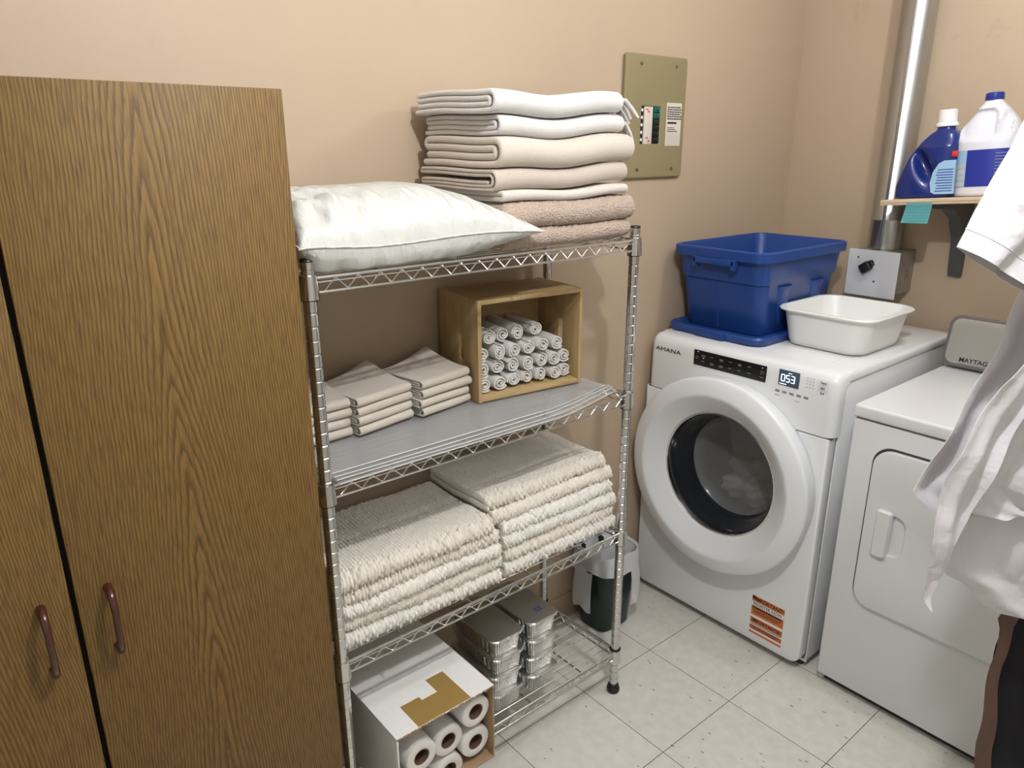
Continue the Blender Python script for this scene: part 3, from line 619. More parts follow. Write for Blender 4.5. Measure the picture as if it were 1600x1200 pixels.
# foil pans
def pan(cx, y0, y1, z0, W, lb, lid, seed):
    root = thing('foil_loaf_pan', lb, 'foil pan', (cx, (y0 + y1) / 2, z0), 'foil loaf pans on the bottom shelf')
    H = .0530; bm = bmesh.new(); n = 14; rs = random.Random(seed); cy = (y0 + y1) / 2; hl = (y1 - y0) / 2; loops = []
    def lp(hx, hy, z, r, flute=0, nz=0):
        pts = rrect(cx, cy, hx, hy, r, n); out = []
        # densify straight sides
        q = []
        for i, a in enumerate(pts):
            b = pts[(i + 1) % len(pts)]; d = math.dist(a, b); m2 = 26 if d > .05 else 1
            for s in range(m2): q.append((a[0] + (b[0] - a[0]) * s / m2, a[1] + (b[1] - a[1]) * s / m2))
        for i, (x, y) in enumerate(q):
            f = 1 - flute * 2.6 * (.5 + .5 * math.cos(i * PI / 1.5)) + (rs.random() - .5) * nz
            out.append((cx + (x - cx) * f, cy + (y - cy) * (1 + (f - 1) * .5), z + (rs.random() - .5) * nz * .05))
        return out
    hx = W / 2
    loops = [lp(hx * .74, hl * .86, z0 + .001, .012), lp(hx * .78, hl * .88, z0, .014), lp(hx * .80, hl * .9, z0 + .004, .016, .03), lp(hx * .90, hl * .955, z0 + H * .82, .02, .035, .008), lp(hx * .93, hl * .97, z0 + H * .90, .02, 0, .004), lp(hx * .94, hl * .975, z0 + H * .93, .02)]
    loft(bm, loops, cap1=False); part('pan_body', bm, m_foil, root, 30)
    bm = bmesh.new(); loops = [lp(hx * .94, hl * .975, z0 + H * .90, .02), lp(hx * 1.0, hl, z0 + H * .91, .022, 0, .02), lp(hx * 1.01, hl * 1.003, z0 + H * .98, .022, 0, .025), lp(hx * .97, hl * .985, z0 + H * 1.03, .022, 0, .015), lp(hx * .93, hl * .97, z0 + H * 1.0, .02)]
    loft(bm, loops, cap0=False, cap1=False); part('crimped_rim', bm, m_foil, root, 30)
    bm = bmesh.new(); loops = [lp(hx * .945, hl * .975, z0 + H * .985, .02), lp(hx * .935, hl * .97, z0 + H * 1.035, .02), lp(hx * .86, hl * .93, z0 + H * 1.05, .018)]
    loft(bm, loops, cap0=True, cap1=True); ld_ = part('lid', bm, m_lid, root, 30)
    if lid:
        bm = bmesh.new(); z = z0 + H * 1.05
        for a in range(6): box(bm, (cx - .004 + a * .0045, y0 + .045 + (a % 2) * .002, z), (cx - .001 + a * .0045, y0 + .052 + (a % 3) * .001, z + .0003))
        box(bm, (cx - .004, y0 + .038, z), (cx + .022, y0 + .041, z + .0003)); part('price_mark', bm, m_lblblue, ld_, 0)
on_ = ['lowest', 'second from the bottom', 'second from the top', 'topmost']
for s, (cx, y0) in enumerate(((.474, -.350), (.597, -.352))):
    for k in range(4):
        pan(cx + (0, -.002, .002, -.001)[k], y0 + (.0, .002, -.001, .001)[k], y0 + .205, ZB + k * .0565, .108, 'lidded foil loaf pan, %s of the %s pan stack' % (on_[k], ('left', 'right')[s]), s == 1 and k == 3, s * 10 + k)
# ------------------------------------------------------------------ wastebasket with liner
root = thing('wastebasket', 'dark green wastebasket with a clear white bin liner, behind the right rack post', 'wastebasket', (1.105, -.10, 0))
def sup(cx, cy, hx, hy, z, n=48, e=4, wv=0, ph=0, wz=0):
    out = []
    for k in range(n):
        a = 2 * PI * k / n; c, s = math.cos(a), math.sin(a); r = (abs(c) ** e + abs(s) ** e) ** (-1 / e); f = 1 + wv * math.sin(a * 7 + ph) + wv * .6 * math.sin(a * 13 + 2 * ph)
        out.append((cx + hx * r * c * f, cy + hy * r * s * f, z + wz * math.sin(a * 3 + ph) + wz * .5 * math.sin(a * 8)))
    return out
bm = bmesh.new(); cx, cy = 1.105, -.098
loft(bm, [sup(cx, cy, .066, .058, 0), sup(cx, cy, .072, .063, .004), sup(cx, cy, .088, .078, .27), sup(cx, cy, .091, .081, .285), sup(cx, cy, .087, .077, .287), sup(cx, cy, .084, .074, .27), sup(cx, cy, .068, .06, .01)], cap1=True)
part('bin', bm, m_green, root)
bm = bmesh.new()
loft(bm, [sup(cx, cy, .060, .05, .12, wv=.06), sup(cx, cy, .076, .066, .22, wv=.05, ph=1), sup(cx, cy, .085, .075, .283, wv=.012), sup(cx, cy, .094, .084, .294, wv=.012, ph=2, wz=.003), sup(cx, cy, .098, .087, .27, wv=.03, ph=3, wz=.004), sup(cx, cy, .100, .088, .225, wv=.045, ph=3.4, wz=.012)], cap0=True, cap1=False)
# long flap of the liner on the right side and at the left
for (a0, a1, zb) in ((-75, 10, .085), (150, 200, .085)):
    lps = []
    for z, f in ((.235, 1.0), (.18, 1.06), (.13, 1.08), (zb, 1.05)):
        lps.append([(cx + .1 * f * (abs(math.cos(a)) ** 4 + abs(math.sin(a)) ** 4) ** -.25 * math.cos(a), cy + .088 * f * (abs(math.cos(a)) ** 4 + abs(math.sin(a)) ** 4) ** -.25 * math.sin(a), z + .006 * math.sin(a * 9)) for a in [math.radians(a0 + (a1 - a0) * k / 14) for k in range(15)]])
    loft(bm, lps, closed=False, cap0=False, cap1=False)
part('bin_liner', bm, m_bag, root, 60)
# ------------------------------------------------------------------ washer
WX, WY0, WY1, WZ = 1.363, -.690, -.024, .978
FY = lambda y, z, x=WX: frame((x, y, z), (0, -1, 0), (0, 0, 1))       # face looking to -x: text runs towards -y
root = thing('washing_machine', 'white front-loading washing machine with round door, standing in the corner', 'washing machine', (1.75, -.357, 0))
bm = bmesh.new()
box(bm, (WX + .045, WY0 + .004, .02), (2.13, WY0 + .010, .945), .002); box(bm, (WX + .045, WY1 - .010, .02), (2.13, WY1 - .004, .945), .002); box(bm, (2.12, WY0 + .004, .02), (2.13, WY1 - .004, .945)); box(bm, (WX + .045, WY0 + .004, .02), (2.13, WY1 - .004, .028))
part('cabinet', bm, m_white, root)
# front panel with the door opening
DCY, DCZ, DR = -.350, .574, .328
circ = [(-.0 + .225 * math.cos(a), .225 * math.sin(a)) for a in np.linspace(0, 2 * PI, 64, endpoint=False)]
hw = (WY1 - WY0) / 2
zc = (.026 + .790) / 2; hh = (.790 - .026) / 2
outer = rrect(0, 0, hw - .008, hh - .008, .03, 6)
outer = [(p[0], p[1]) for p in outer]
bm = plate([(p[0], p[1] if p[1] < 0 else (hh - .008 if abs(p[1]) > hh - .04 else p[1])) for p in outer], [[(p[0], p[1] + DCZ - zc) for p in circ]], .028, FY(DCY, zc, WX + .022), .008)
part('front_panel', bm, m_white, root, 40)
# control fascia, tilted a little
bm = bmesh.new(); pr = [(WX + .046, .792), (WX - .001, .792), (WX + .000, .90), (WX + .003, .945), (WX + .010, .966), (WX + .026, .976), (WX + .06, .978), (WX + .06, .945), (WX + .046, .94)]
loops = []
for y, s in ((WY0 + .001, .0), (WY0 + .0, 1), (WY1 - .0, 1), (WY1 - .001, 0)):
    loops.append([(x + (.012 if s == 0 and x < WX + .02 else 0), y + (.0), z - (.008 if s == 0 and z > .96 else 0)) for x, z in pr])
ys_ = [(WY0, .022), (WY0 + .004, .011), (WY0 + .012, .004), (WY0 + .026, 0), (WY1 - .026, 0), (WY1 - .012, .004), (WY1 - .004, .011), (WY1, .022)]
loops = [[(x + (d if x < WX + .03 else 0), y, z - (d * .55 if z > .96 else 0)) for x, z in pr] for y, d in ys_]
loft(bm, loops); part('control_fascia', bm, m_white, root, 50)
# top cover
bm = bmesh.new(); box(bm, (WX + .056, WY0, .944), (2.135, WY1, .978), .012, 4)
ob = part('top_cover', bm, m_white, root)
bm = bmesh.new(); box(bm, (WX + .07, WY0 + .085, .9775), (2.0, WY1 - .06, .9787), .0008); part('top_recess', bm, M('top_sheet', (.77, .78, .79), .2, coat=.5), root)
bm = bmesh.new(); box(bm, (WX + .05, WY0 + .02, .0), (2.11, WY1 - .02, .028)); part('plinth', bm, m_gap, root)
# door ring (axis -x)
dc = (WX + .012, DCY, DCZ); ax = (-1, 0, 0)
door_prof = [(.306, -.004), (.316, .006), (.321, .040), (.324, .058), (.3245, .066), (.322, .072), (.316, .0755), (.300, .081), (.276, .0885), (.270, .0890), (.264, .0865), (.234, .065), (.212, .0475), (.206, .044), (.203, .036)]
bm = bmesh.new(); lathe(bm, dc, ax, door_prof, 96); dr = part('door', bm, m_whiteP, root, 40)
bm = bmesh.new(); lathe(bm, (WX + .012, DCY, DCZ), ax, [(.295, .0), (.318, .0), (.318, .0065), (.295, .0065)], 96); part('door_gap', bm, m_gap, root)
bm = bmesh.new(); lathe(bm, dc, ax, [(.2035, .038), (.2000, .041), (.1965, .036), (.188, .016), (.176, -.030), (.168, -.062), (.150, -.075), (.10, -.086), (.05, -.091), (.006, -.092)], 96, cap1=True)
vsx = None
gl = part('window_bowl', bm, [m_rimdk, m_glass], dr, 60)
for p in gl.data.polygons:
    c = p.center + gl.location; rr = math.hypot(p.center.y + ORG[gl.name].y - DCY, p.center.z + ORG[gl.name].z - DCZ)
    p.material_index = 0 if rr > .165 else 1
bm = bmesh.new(); lathe(bm, dc, ax, [(.2055, .0425), (.2015, .0440), (.1995, .0420)], 96); part('glass_trim', bm, m_chrome, dr)
# drum
bm = bmesh.new(); lathe(bm, (WX + .055, DCY, DCZ), (1, 0, 0), [(.226, -.03), (.226, 0), (.20, .02), (.215, .04), (.24, .06), (.24, .34), (.12, .37), (.004, .37)], 64, cap1=True)
for a in (20, 140, 260):
    a = math.radians(a); r = .215; p = Vector((WX + .12, DCY + r * math.cos(a), DCZ + r * math.sin(a))); q = p + Vector((.22, 0, 0)); tube(bm, p, q, .03, 12, .022)
part('drum', bm, m_drum, root)
# load of laundry inside
bm = bmesh.new(); bmesh.ops.create_icosphere(bm, subdivisions=5, radius=1)
for v in bm.verts:
    n_ = 1 + .16 * math.sin(v.co.x * 5 + v.co.z * 4) + .10 * math.sin(v.co.y * 9 + 2) + .06 * math.sin(v.co.z * 15 + v.co.y * 11)
    v.co = Vector((WX + .255 + v.co.x * .09 * n_, DCY - .01 + v.co.y * .145 * n_, DCZ - .11 + v.co.z * .085 * n_))
setp(part('wet_laundry', bm, m_wetcloth, None, 60, (WX + .25, DCY, DCZ - .1)), 'damp grey-white laundry seen through the washing machine door glass', 'laundry')
# seams, panel, display, prints
bm = bmesh.new(); box(bm, (WX + .003, WY0 + .003, .7885), (WX + .04, WY1 - .003, .7925)); part('seam', bm, m_gap, root)
text('badge', 'AMANA', .0195, FY(-.101, .9293, WX + .0008), m_ink, root, sx=1.5)
def fbox(y0, y1, z0, z1, x, th=.0012, bev=0, bmx=None):
    bm = bmx or bmesh.new(); box(bm, (x - th, min(y0, y1), min(z0, z1)), (x + .002, max(y0, y1), max(z0, z1)), bev); return bm
XF = WX + .0013
pnl = part('touch_panel', fbox(-.2065, -.4670, .9065, .9560, XF - .0005, .0020, .0006), m_panel, root)
bm = bmesh.new(); rs = random.Random(2); xp = XF - .0026
for r_, z in enumerate((.9415, .9215)):
    for c_ in range(6):
        y = -.2365 - c_ * .0335; w_ = rs.uniform(.009, .014)
        for l_ in range(1 if rs.random() < .5 else 2): box(bm, (xp - .0003, y - w_, z - l_ * .004), (xp, y, z - l_ * .004 + .0016))
box(bm, (xp - .0003, -.4600, .9190), (xp, -.4480, .9204)); lathe(bm, (xp, -.2190, .932), (-1, 0, 0), [(.0046, 0), (.0046, .0003), (.0036, .0003), (.0036, 0)], 20)
for a, b_ in (((-.450, .940), (-.450, .929)), ((-.450, .940), (-.458, .9345)), ((-.450, .929), (-.458, .9345)), ((-.4605, .940), (-.4605, .929))): tube(bm, (xp, a[0], a[1]), (xp, b_[0], b_[1]), .0004, 5)
part('panel_print', bm, m_grey, pnl, 0)
bm = bmesh.new()
for y, z in ((-.2220, .9515), (-.2440, .9335), (-.4540, .9490)): box(bm, (xp - .0004, y - .001, z - .001), (xp, y + .001, z + .001))
part('indicator_light', bm, m_led, pnl, 0)
dsp = part('display', fbox(-.5085, -.5725, .9120, .9590, XF - .0003, .0018, .0006), m_lcd, root)
bm = bmesh.new(); xd = XF - .0023; SEG = {'0': 'abcdef', '5': 'afgcd', '3': 'abgcd'}
for k, ch in enumerate('053'):
    y = -.5225 - k * .0155; z = .9355; w_, h_, s_ = .0052, .0098, .0013
    sg = {'a': (-w_, w_, h_ - s_, h_ + s_), 'd': (-w_, w_, -h_ - s_, -h_ + s_), 'g': (-w_, w_, -s_, s_), 'b': (w_ - s_, w_ + s_, 0, h_), 'c': (w_ - s_, w_ + s_, -h_, 0), 'f': (-w_ - s_, -w_ + s_, 0, h_), 'e': (-w_ - s_, -w_ + s_, -h_, 0)}
    for q in SEG[ch]: a0, a1, b0, b1 = sg[q]; box(bm, (xd - .0002, y - a1, z + b0), (xd, y - a0, z + b1))
box(bm, (xd - .0002, -.5350, .9164), (xd, -.5130, .9185)); box(bm, (xd - .0002, -.5500, .9515), (xd, -.5380, .9530))
part('digits', bm, m_led, dsp, 0)
bm = bmesh.new(); box(bm, (xd - .0002, -.5150, .934), (xd, -.5125, .9375)); part('warning_dot', bm, m_red, dsp, 0)
def outline_btn(bm, yc, zc_, w_, h_, x, r=.0005):
    for a, b_ in (((yc - w_, zc_ - h_), (yc + w_, zc_ - h_)), ((yc + w_, zc_ - h_), (yc + w_, zc_ + h_)), ((yc + w_, zc_ + h_), (yc - w_, zc_ + h_)), ((yc - w_, zc_ + h_), (yc - w_, zc_ - h_))): tube(bm, (x, a[0], a[1]), (x, b_[0], b_[1]), r, 5)
for k, s in enumerate(('Temp', 'Spin', 'Soil')):
    z = .9480 - k * .0155; bm = bmesh.new(); outline_btn(bm, -.6440, z, .0150, .0062, XF - .0004, .00025); bt = part('button', bm, m_ltgrey, root, 0)
    text('button_print', s, .0085, FY(-.6440, z, XF - .001), m_ink, bt)
bm = bmesh.new()
for k in range(5): outline_btn(bm, -.5090 - k * .0225, .8925, .0105, .0080, XF - .0010, .0003)
bt = part('button_row', bm, m_ltgrey, root, 0); bm = bmesh.new()
for k in range(5):
    for l_ in range(2): box(bm, (XF - .0018, -.5090 - k * .0225 - .007, .8935 - l_ * .0038), (XF - .0010, -.5090 - k * .0225 + .007, .8955 - l_ * .0038))
box(bm, (XF - .0018, -.5170, .8785), (XF - .001, -.5020, .8800)); box(bm, (XF - .0018, -.5800, .8745), (XF - .001, -.5650, .8756))
for i in range(3):
    for j in range(4): box(bm, (XF - .0013, -.598 - i * .0095, .924 + j * .0095), (XF - .0005, -.5955 - i * .0095, .9253 + j * .0095))
part('button_row_print', bm, m_ink, bt, 0)
# sticker
sy0, sy1, sz0, sz1 = -.5050, -.6190, .0580, .1960; xs_ = WX + .0003 - .0002
stx = part('registration_sticker', fbox(sy0, sy1, sz0, sz1, WX + .0005, .0012), m_orange, root, 0)
bm = bmesh.new(); x_ = WX - .0009
for z0_, z1_ in ((.1600, .1765), (.1170, .1260), (.0885, .0965), (.0660, .0730)): box(bm, (x_ - .0002, sy1, z0_), (x_, sy0, z1_))
part('sticker_band', bm, m_whiteprint, stx, 0)
x_ -= .0004
text('sticker_print', 'IMPORTANT!', .0180, FY(-.566, .1858, x_), m_ink, stx, sx=.95, bold=.0001); text('sticker_print', 'REGISTER NOW', .0150, FY(-.562, .1683, x_), m_ink, stx, sx=.95)
text('sticker_print', 'IMPORTANTE!', .0160, FY(-.562, .1070, x_), m_ink, stx, sx=1.0, bold=.0001)
bm = bmesh.new()
for z, a, b_ in ((.1520, -.509, -.612), (.1440, -.511, -.612), (.1370, -.515, -.600), (.0925, -.508, -.616), (.0830, -.510, -.610), (.0770, -.515, -.606)): box(bm, (x_ - .0002, b_, z), (x_, a, z + (.005 if z == .1520 else .0022)))
box(bm, (x_ - .0002, -.519, .184), (x_, -.506, .1955)); part('sticker_small_print', bm, m_ink, stx, 0)
# ------------------------------------------------------------------ dryer
DX, DY0, DY1, DZ = 1.384, -1.462, -.7305, .9076
root = thing('clothes_dryer', 'white clothes dryer with recessed square door, right of the washing machine', 'dryer', (1.75, -1.096, 0))
bm = bmesh.new(); box(bm, (DX + .004, DY0, .026), (2.12, DY1, .866), .006, 3); part('cabinet', bm, m_whiteD, root)
bm = bmesh.new(); box(bm, (DX - .004, DY0 - .003, .871), (2.125, DY1 + .001, DZ), .008, 4); part('top_cover', bm, m_whiteD, root)
bm = bmesh.new(); box(bm, (DX + .012, DY0 + .004, .86), (2.11, DY1 - .004, .874)); part('gap', bm, m_gap, root)
bm = bmesh.new(); box(bm, (DX + .03, DY0 + .01, 0), (2.10, DY1 - .012, .03)); part('plinth', bm, m_gap, root)
bm = bmesh.new(); box(bm, (DX + .02, DY1 - .016, 0.0), (DX + .05, DY1 - .0005, .012), .002); part('foot', bm, m_cap, root)
dy0, dy1, dz0, dz1 = -1.390, -.803, .322, .803
bm = plate(rrect(0, 0, (dy1 - dy0) / 2 + .0055, (dz1 - dz0) / 2 + .0055, .053, 8), [], .0018, FY((dy0 + dy1) / 2, (dz0 + dz1) / 2, DX + .0048)); part('door_gap', bm, m_gap, root)
hole = rrect(-(-.881 - (dy0 + dy1) / 2), .566 - (dz0 + dz1) / 2, .036, .062, .03, 8)
bm = plate(rrect(0, 0, (dy1 - dy0) / 2 - .004, (dz1 - dz0) / 2 - .004, .046, 8), [hole], .008, FY((dy0 + dy1) / 2, (dz0 + dz1) / 2, DX - .001), .003); ddr = part('door', bm, m_whiteD, root, 40)
bm = bmesh.new(); hy, hz = -.881, .566
lps = []
for x, s in ((DX - .002, 1.03), (DX + .0005, .97), (DX + .002, .80), (DX + .0025, .4)): lps.append([(x, hy - (p[0]), hz + p[1]) for p in [(a * s, b * s) for a, b in rrect(0, 0, .036, .062, .03, 8)]])
loft(bm, lps, cap0=False, cap1=True); part('handle_recess', bm, m_whiteD, ddr, 60)
bm = bmesh.new(); pr2 = rrect(0, 0, .0205, .0695, .008, 4)
lps = [[(x, -.858 - p[0] * s, .566 + p[1] * s2) for p in pr2] for x, s, s2 in ((DX - .003, 1, 1), (DX - .016, .97, .99), (DX - .021, .8, .95))]
loft(bm, lps); part('handle', bm, m_whiteD, ddr, 40)
# console at the back of the dryer
bm = bmesh.new(); box(bm, (1.965, DY0 + .01, DZ - .002), (2.12, DY1 - .0, DZ + .03), .006, 3); part('console_base', bm, m_whiteD, root)
tl = math.radians(-9)
for nm, g, mt, x in (('console_shell', 0, m_greytrim, 0), ('console_face', .009, m_steelB, -.004)):
    ux = Vector((0, -1, 0)); uz = Vector((math.sin(math.radians(13)), 0, math.cos(math.radians(13))))
    F_ = frame(Vector((1.978 + x, (DY0 + DY1) / 2, .990)), ux, uz)
    bm = plate(rrect(0, 0, (DY1 - DY0) / 2 - g, .078 - g, .028 - g * .5, 7), [], .045 if not g else .040, F_, .002); q_ = part(nm, bm, mt, root, 40)
nrm = Vector((0, -1, 0)).cross(uz)
FT = frame(Vector((1.978 - .004, -.7800, .990)) - uz * .056 + nrm * .0225, (0, -1, 0), uz)
text('badge', 'MAYTAG', .0190, FT, m_ink, root, align='LEFT', sx=1.05, bold=.0003)
bm = bmesh.new(); box(bm, (.0, -.0125, 0), (.09, -.0117, .0005)); bmesh.ops.transform(bm, matrix=FT, verts=bm.verts[:]); part('badge_line', bm, m_ink, root, 0)
# ------------------------------------------------------------------ tote, lid, basin on the washer
ZT = WZ + .0012
root = thing('tote_lid', 'blue plastic tote lid lying under the blue tote on the washing machine', 'lid', (1.70, -.205, ZT))
bm = bmesh.new(); cx, cy = 1.700, -.206
def rl_(hx, hy, z, r=.045, cx=None, cy=None): return [(a, b, z) for a, b in rrect(cx if cx is not None else 1.7, cy if cy is not None else -.206, hx, hy, r, 7)]
loft(bm, [rl_(.250, .172, ZT), rl_(.258, .180, ZT + .004), rl_(.262, .184, ZT + .022), rl_(.258, .180, ZT + .028), rl_(.238, .160, ZT + .028, .04), rl_(.230, .152, ZT + .018, .04)]); part('lid_body', bm, m_tote, root, 40)
bm = bmesh.new(); box(bm, (1.430, -.262, ZT + .002), (1.450, -.150, ZT + .024), .004); part('latch_tab', bm, m_tote, root)
root = thing('storage_tote', 'open blue plastic storage tote standing on its lid on the washing machine', 'tote', (1.70, -.205, ZT + .019))
zb = ZT + .0185; ztp = 1.270; cx, cy = 1.698, -.204
def tl_(hx, hy, z, r): return rl_(hx, hy, z, r, cx, cy)
def lerp(a, b, f): return a + (b - a) * f
bm = bmesh.new(); lp = []
for f, add in ((0, -.004), (.02, 0), (.60, 0), (.62, .007), (.84, .007), (.875, .008)):
    lp.append(tl_(lerp(.196, .243, f) + add, lerp(.148, .163, f) + add * .6, lerp(zb, ztp, f), .04))
lp += [tl_(.252, .172, lerp(zb, ztp, .88), .045), tl_(.262, .178, lerp(zb, ztp, .885), .045), tl_(.262, .178, ztp - .004, .045), tl_(.258, .174, ztp, .043), tl_(.250, .168, ztp, .04), tl_(.243, .163, ztp - .012, .04), tl_(.192, .144, zb + .006, .036)]
loft(bm, lp); tb = part('tote_body', bm, m_tote, root, 40)
# moulded ribs + handle on the short side
for f, s in ((1, -1), (1, 1)):
    bm = bmesh.new(); x0 = cx + s * (.243 + .012); xa = x0 + s * .018
    box(bm, (min(x0 - s * .01, xa), cy - .078, ztp - .062), (max(x0 - s * .01, xa), cy - .066, ztp - .030), .002)
    box(bm, (min(x0 - s * .01, xa), cy + .066, ztp - .062), (max(x0 - s * .01, xa), cy + .078, ztp - .030), .002)
    box(bm, (min(xa - s * .010, xa), cy - .078, ztp - .050), (max(xa - s * .010, xa), cy + .078, ztp - .030), .004); part('handle', bm, m_tote, root)
for x in (1.60, 1.80):
    for sd in (-1, 1):
        bm = bmesh.new()
        def rb(hw_, out, z, f): return [(x - hw_, cy + sd * (lerp(.148, .163, f) + out), z), (x + hw_, cy + sd * (lerp(.148, .163, f) + out), z), (x + hw_ + .01, cy + sd * (lerp(.148, .163, f) - .004), z), (x - hw_ - .01, cy + sd * (lerp(.148, .163, f) - .004), z)]
        loft(bm, [rb(.012, .0005, zb + .03, .12), rb(.030, .0045, zb + .145, .58), rb(.034, .0050, zb + .155, .62)]); part('side_rib', bm, m_tote, root)
bm = bmesh.new(); y_ = cy + .012
loft(bm, [[(cx - lerp(.196, .243, f) - .0022, y_ - .002, lerp(zb, ztp, f)), (cx - lerp(.196, .243, f) - .0022, y_ + .002, lerp(zb, ztp, f)), (cx - lerp(.196, .243, f) + .003, y_ + .004, lerp(zb, ztp, f)), (cx - lerp(.196, .243, f) + .003, y_ - .004, lerp(zb, ztp, f))] for f in (.03, .6)]); part('end_rib', bm, m_tote, root)
root = thing('wash_basin', 'white rectangular plastic basin on the washing machine, right of the blue tote', 'basin', (1.705, -.513, ZT))
bm = bmesh.new(); bx, by = 1.706, -.516
def bl_(hx, hy, z, r): return rl_(hx, hy, z, r, bx, by)
zr = 1.098
loft(bm, [bl_(.125, .108, ZT, .045), bl_(.136, .120, ZT + .004, .05), bl_(.141, .126, ZT + .018, .052), bl_(.154, .142, zr - .010, .055), bl_(.166, .153, zr - .009, .06), bl_(.1685, .1555, zr - .004, .06), bl_(.166, .153, zr, .06), bl_(.154, .142, zr, .055), bl_(.150, .138, zr - .006, .053), bl_(.138, .122, ZT + .02, .05), bl_(.122, .106, ZT + .005, .045)])
part('basin_body', bm, m_basin, root, 50)
# ------------------------------------------------------------------ duct, duct box, plank shelf
root = thing('vent_duct', 'round galvanized metal duct running up the right wall', 'duct', (2.107, -.425, 1.238))
bm = bmesh.new(); prof = []; lathe(bm, (2.107, -.425, 0), (0, 0, 1), [(.0530, 1.2365), (.0530, 1.33), (.0545, 1.333), (.0545, 1.337), (.053, 1.34), (.053, 2.439)], 40); part('pipe', bm, m_duct, root, 50)
bm = bmesh.new(); box(bm, (2.049, -.440, 1.2365), (2.0545, -.432, 2.439), .001); part('seam', bm, m_duct, root)
root = thing('duct_box', 'galvanized wall box with white front plate under the duct', 'junction box', (2.08, -.45, 1.084))
bm = bmesh.new(); box(bm, (2.004, -.512, 1.090), (2.165, -.372, 1.2355), .002, 1); part('box_body', bm, m_galv, root)
bm = bmesh.new(); box(bm, (1.998, -.531, 1.082), (2.0035, -.358, 1.239), .0015, 1); pl = part('front_plate', bm, m_plate, root)
Rd = Matrix.Rotation(math.radians(-38), 3, 'X')
bm = bmesh.new(); box(bm, (1.978, -.4440, 1.166), (2.0, -.4080, 1.198), .005, 3, rot=Rd); box(bm, (1.986, -.4500, 1.185), (2.0, -.4360, 1.2030), .004, 3, rot=Rd); lathe(bm, (1.998, -.4400, 1.1975), (-1, 0, 0), [(.0095, 0), (.0095, .006), (.007, .010), (.002, .011)], 20, cap1=True); part('black_clip', bm, m_black, pl, 40)
bm = bmesh.new()
for y, z in ((-.393, 1.212), (-.457, 1.135)): lathe(bm, (1.998, y, z), (-1, 0, 0), [(.0035, 0), (.003, .0012), (.0005, .0015)], 12, cap1=True)
part('screw', bm, m_ink, pl)
TH = math.radians(-4.6); RX = Matrix.Rotation(TH, 4, 'X'); PL0 = Vector((1.87, -.497, 1.413))
def plk(y_off): return PL0.z + math.tan(-TH) * (-(y_off - PL0.y))
root = thing('plywood_shelf', 'slightly tilted plywood shelf on the right wall holding two bottles', 'shelf', (2.015, PL0.y, PL0.z))
bm = bmesh.new(); box(bm, (1.87, PL0.y - .47, PL0.z - .0165), (2.160, PL0.y, PL0.z), .0008, 1); part('board', bm, m_ply, root)
bm = bmesh.new(); box(bm, (1.8695, PL0.y - .469, PL0.z - .0095), (1.872, PL0.y + .0005, PL0.z - .0075)); box(bm, (1.8695, PL0.y - .469, PL0.z - .0140), (1.872, PL0.y + .0005, PL0.z - .0130)); part('ply_line', bm, m_card, root)
root.rotation_euler = (TH, 0, 0)
root = thing('shelf_bracket', 'dark grey shelf bracket under the plywood shelf', 'bracket', (2.16, -.650, 1.18))
zt2 = plk(-.650) - .021
bm = bmesh.new()
pr = [(2.163, zt2), (1.93, zt2), (1.93, zt2 - .012), (2.00, zt2 - .018), (2.07, zt2 - .05), (2.120, zt2 - .12), (2.138, zt2 - .225), (2.150, zt2 - .243), (2.163, zt2 - .243)]
loft(bm, [[(x, y, z) for x, z in pr] for y in (-.6685, -.6655, -.634, -.631)]); part('bracket_body', bm, m_brk, root)
note = bmesh.new(); n_ = 10; lps = []
for k in range(n_): z = PL0.z - .004 - k * .0068; xx = 1.8685 - (.0002 + .00012 * k * k); lps.append([(xx, -.5790 + k * .0006, z + (k * .0002)), (xx, -.6530 + k * .0001, z + .0052)])
g1 = [[Vector(p) for p in l] for l in lps]; vl = [[note.verts.new(p) for p in l] for l in g1]
for a, b in zip(vl, vl[1:]): note.faces.new((a[0], a[1], b[1], b[0]))
bmesh.ops.solidify(note, geom=note.faces[:], thickness=.0004)
root = thing('sticky_note', 'teal sticky note with blue handwriting stuck to the plywood shelf edge', 'note', (1.8685, -.616, PL0.z))
nt_ = part('paper', note, m_note, root, 60)
bm = bmesh.new(); rs = random.Random(9)
for r_ in range(6):
    k = 1.6 + r_ * 1.25; x_ = 1.8685 - (.0002 + .00012 * k * k) - .0008; z = PL0.z - .004 - k * .0068; y = -.583
    while y > -.646: l_ = rs.uniform(.003, .008); a = rs.uniform(-.0008, .0008); tube(bm, (x_, y, z + .0052 * (-.58 - y) / .074), (x_, y - l_, z + a + .0052 * (-.58 - y + l_) / .074), .00045, 4); y -= l_ + rs.uniform(.001, .002)
part('handwriting', bm, m_noteink, nt_, 0)
# detergent bottle (silhouette measured left/right edge per height)
def bottle(name, lb, cat, base, lev, dep, mat):
    root = thing(name, lb, cat, base)
    bm = bmesh.new(); loops = []
    zz = [l[0] for l in lev]
    for z in np.linspace(zz[0], zz[-1], 46):
        yl = np.interp(z, zz, [l[1] for l in lev]); yr = np.interp(z, zz, [l[2] for l in lev]); d = np.interp(z, [q[0] for q in dep], [q[1] for q in dep])
        loops.append([(base[0] + p[0] - base[0], p[1], p[2]) for p in sup(base[0], base[1] + (yl + yr) / 2, d, abs(yr - yl) / 2, base[2] + z, 72, 3.0)])
    return root, bm, loops
base = Vector((1.985, -.590, plk(-.590) + .0012))
lev = [(0, .088, -.085), (.004, .094, -.092), (.04, .092, -.095), (.08, .078, -.095), (.12, .060, -.095), (.15, .040, -.092), (.17, .022, -.088), (.188, .002, -.080), (.198, -.014, -.066), (.204, -.018, -.062), (.212, -.018, -.062)]
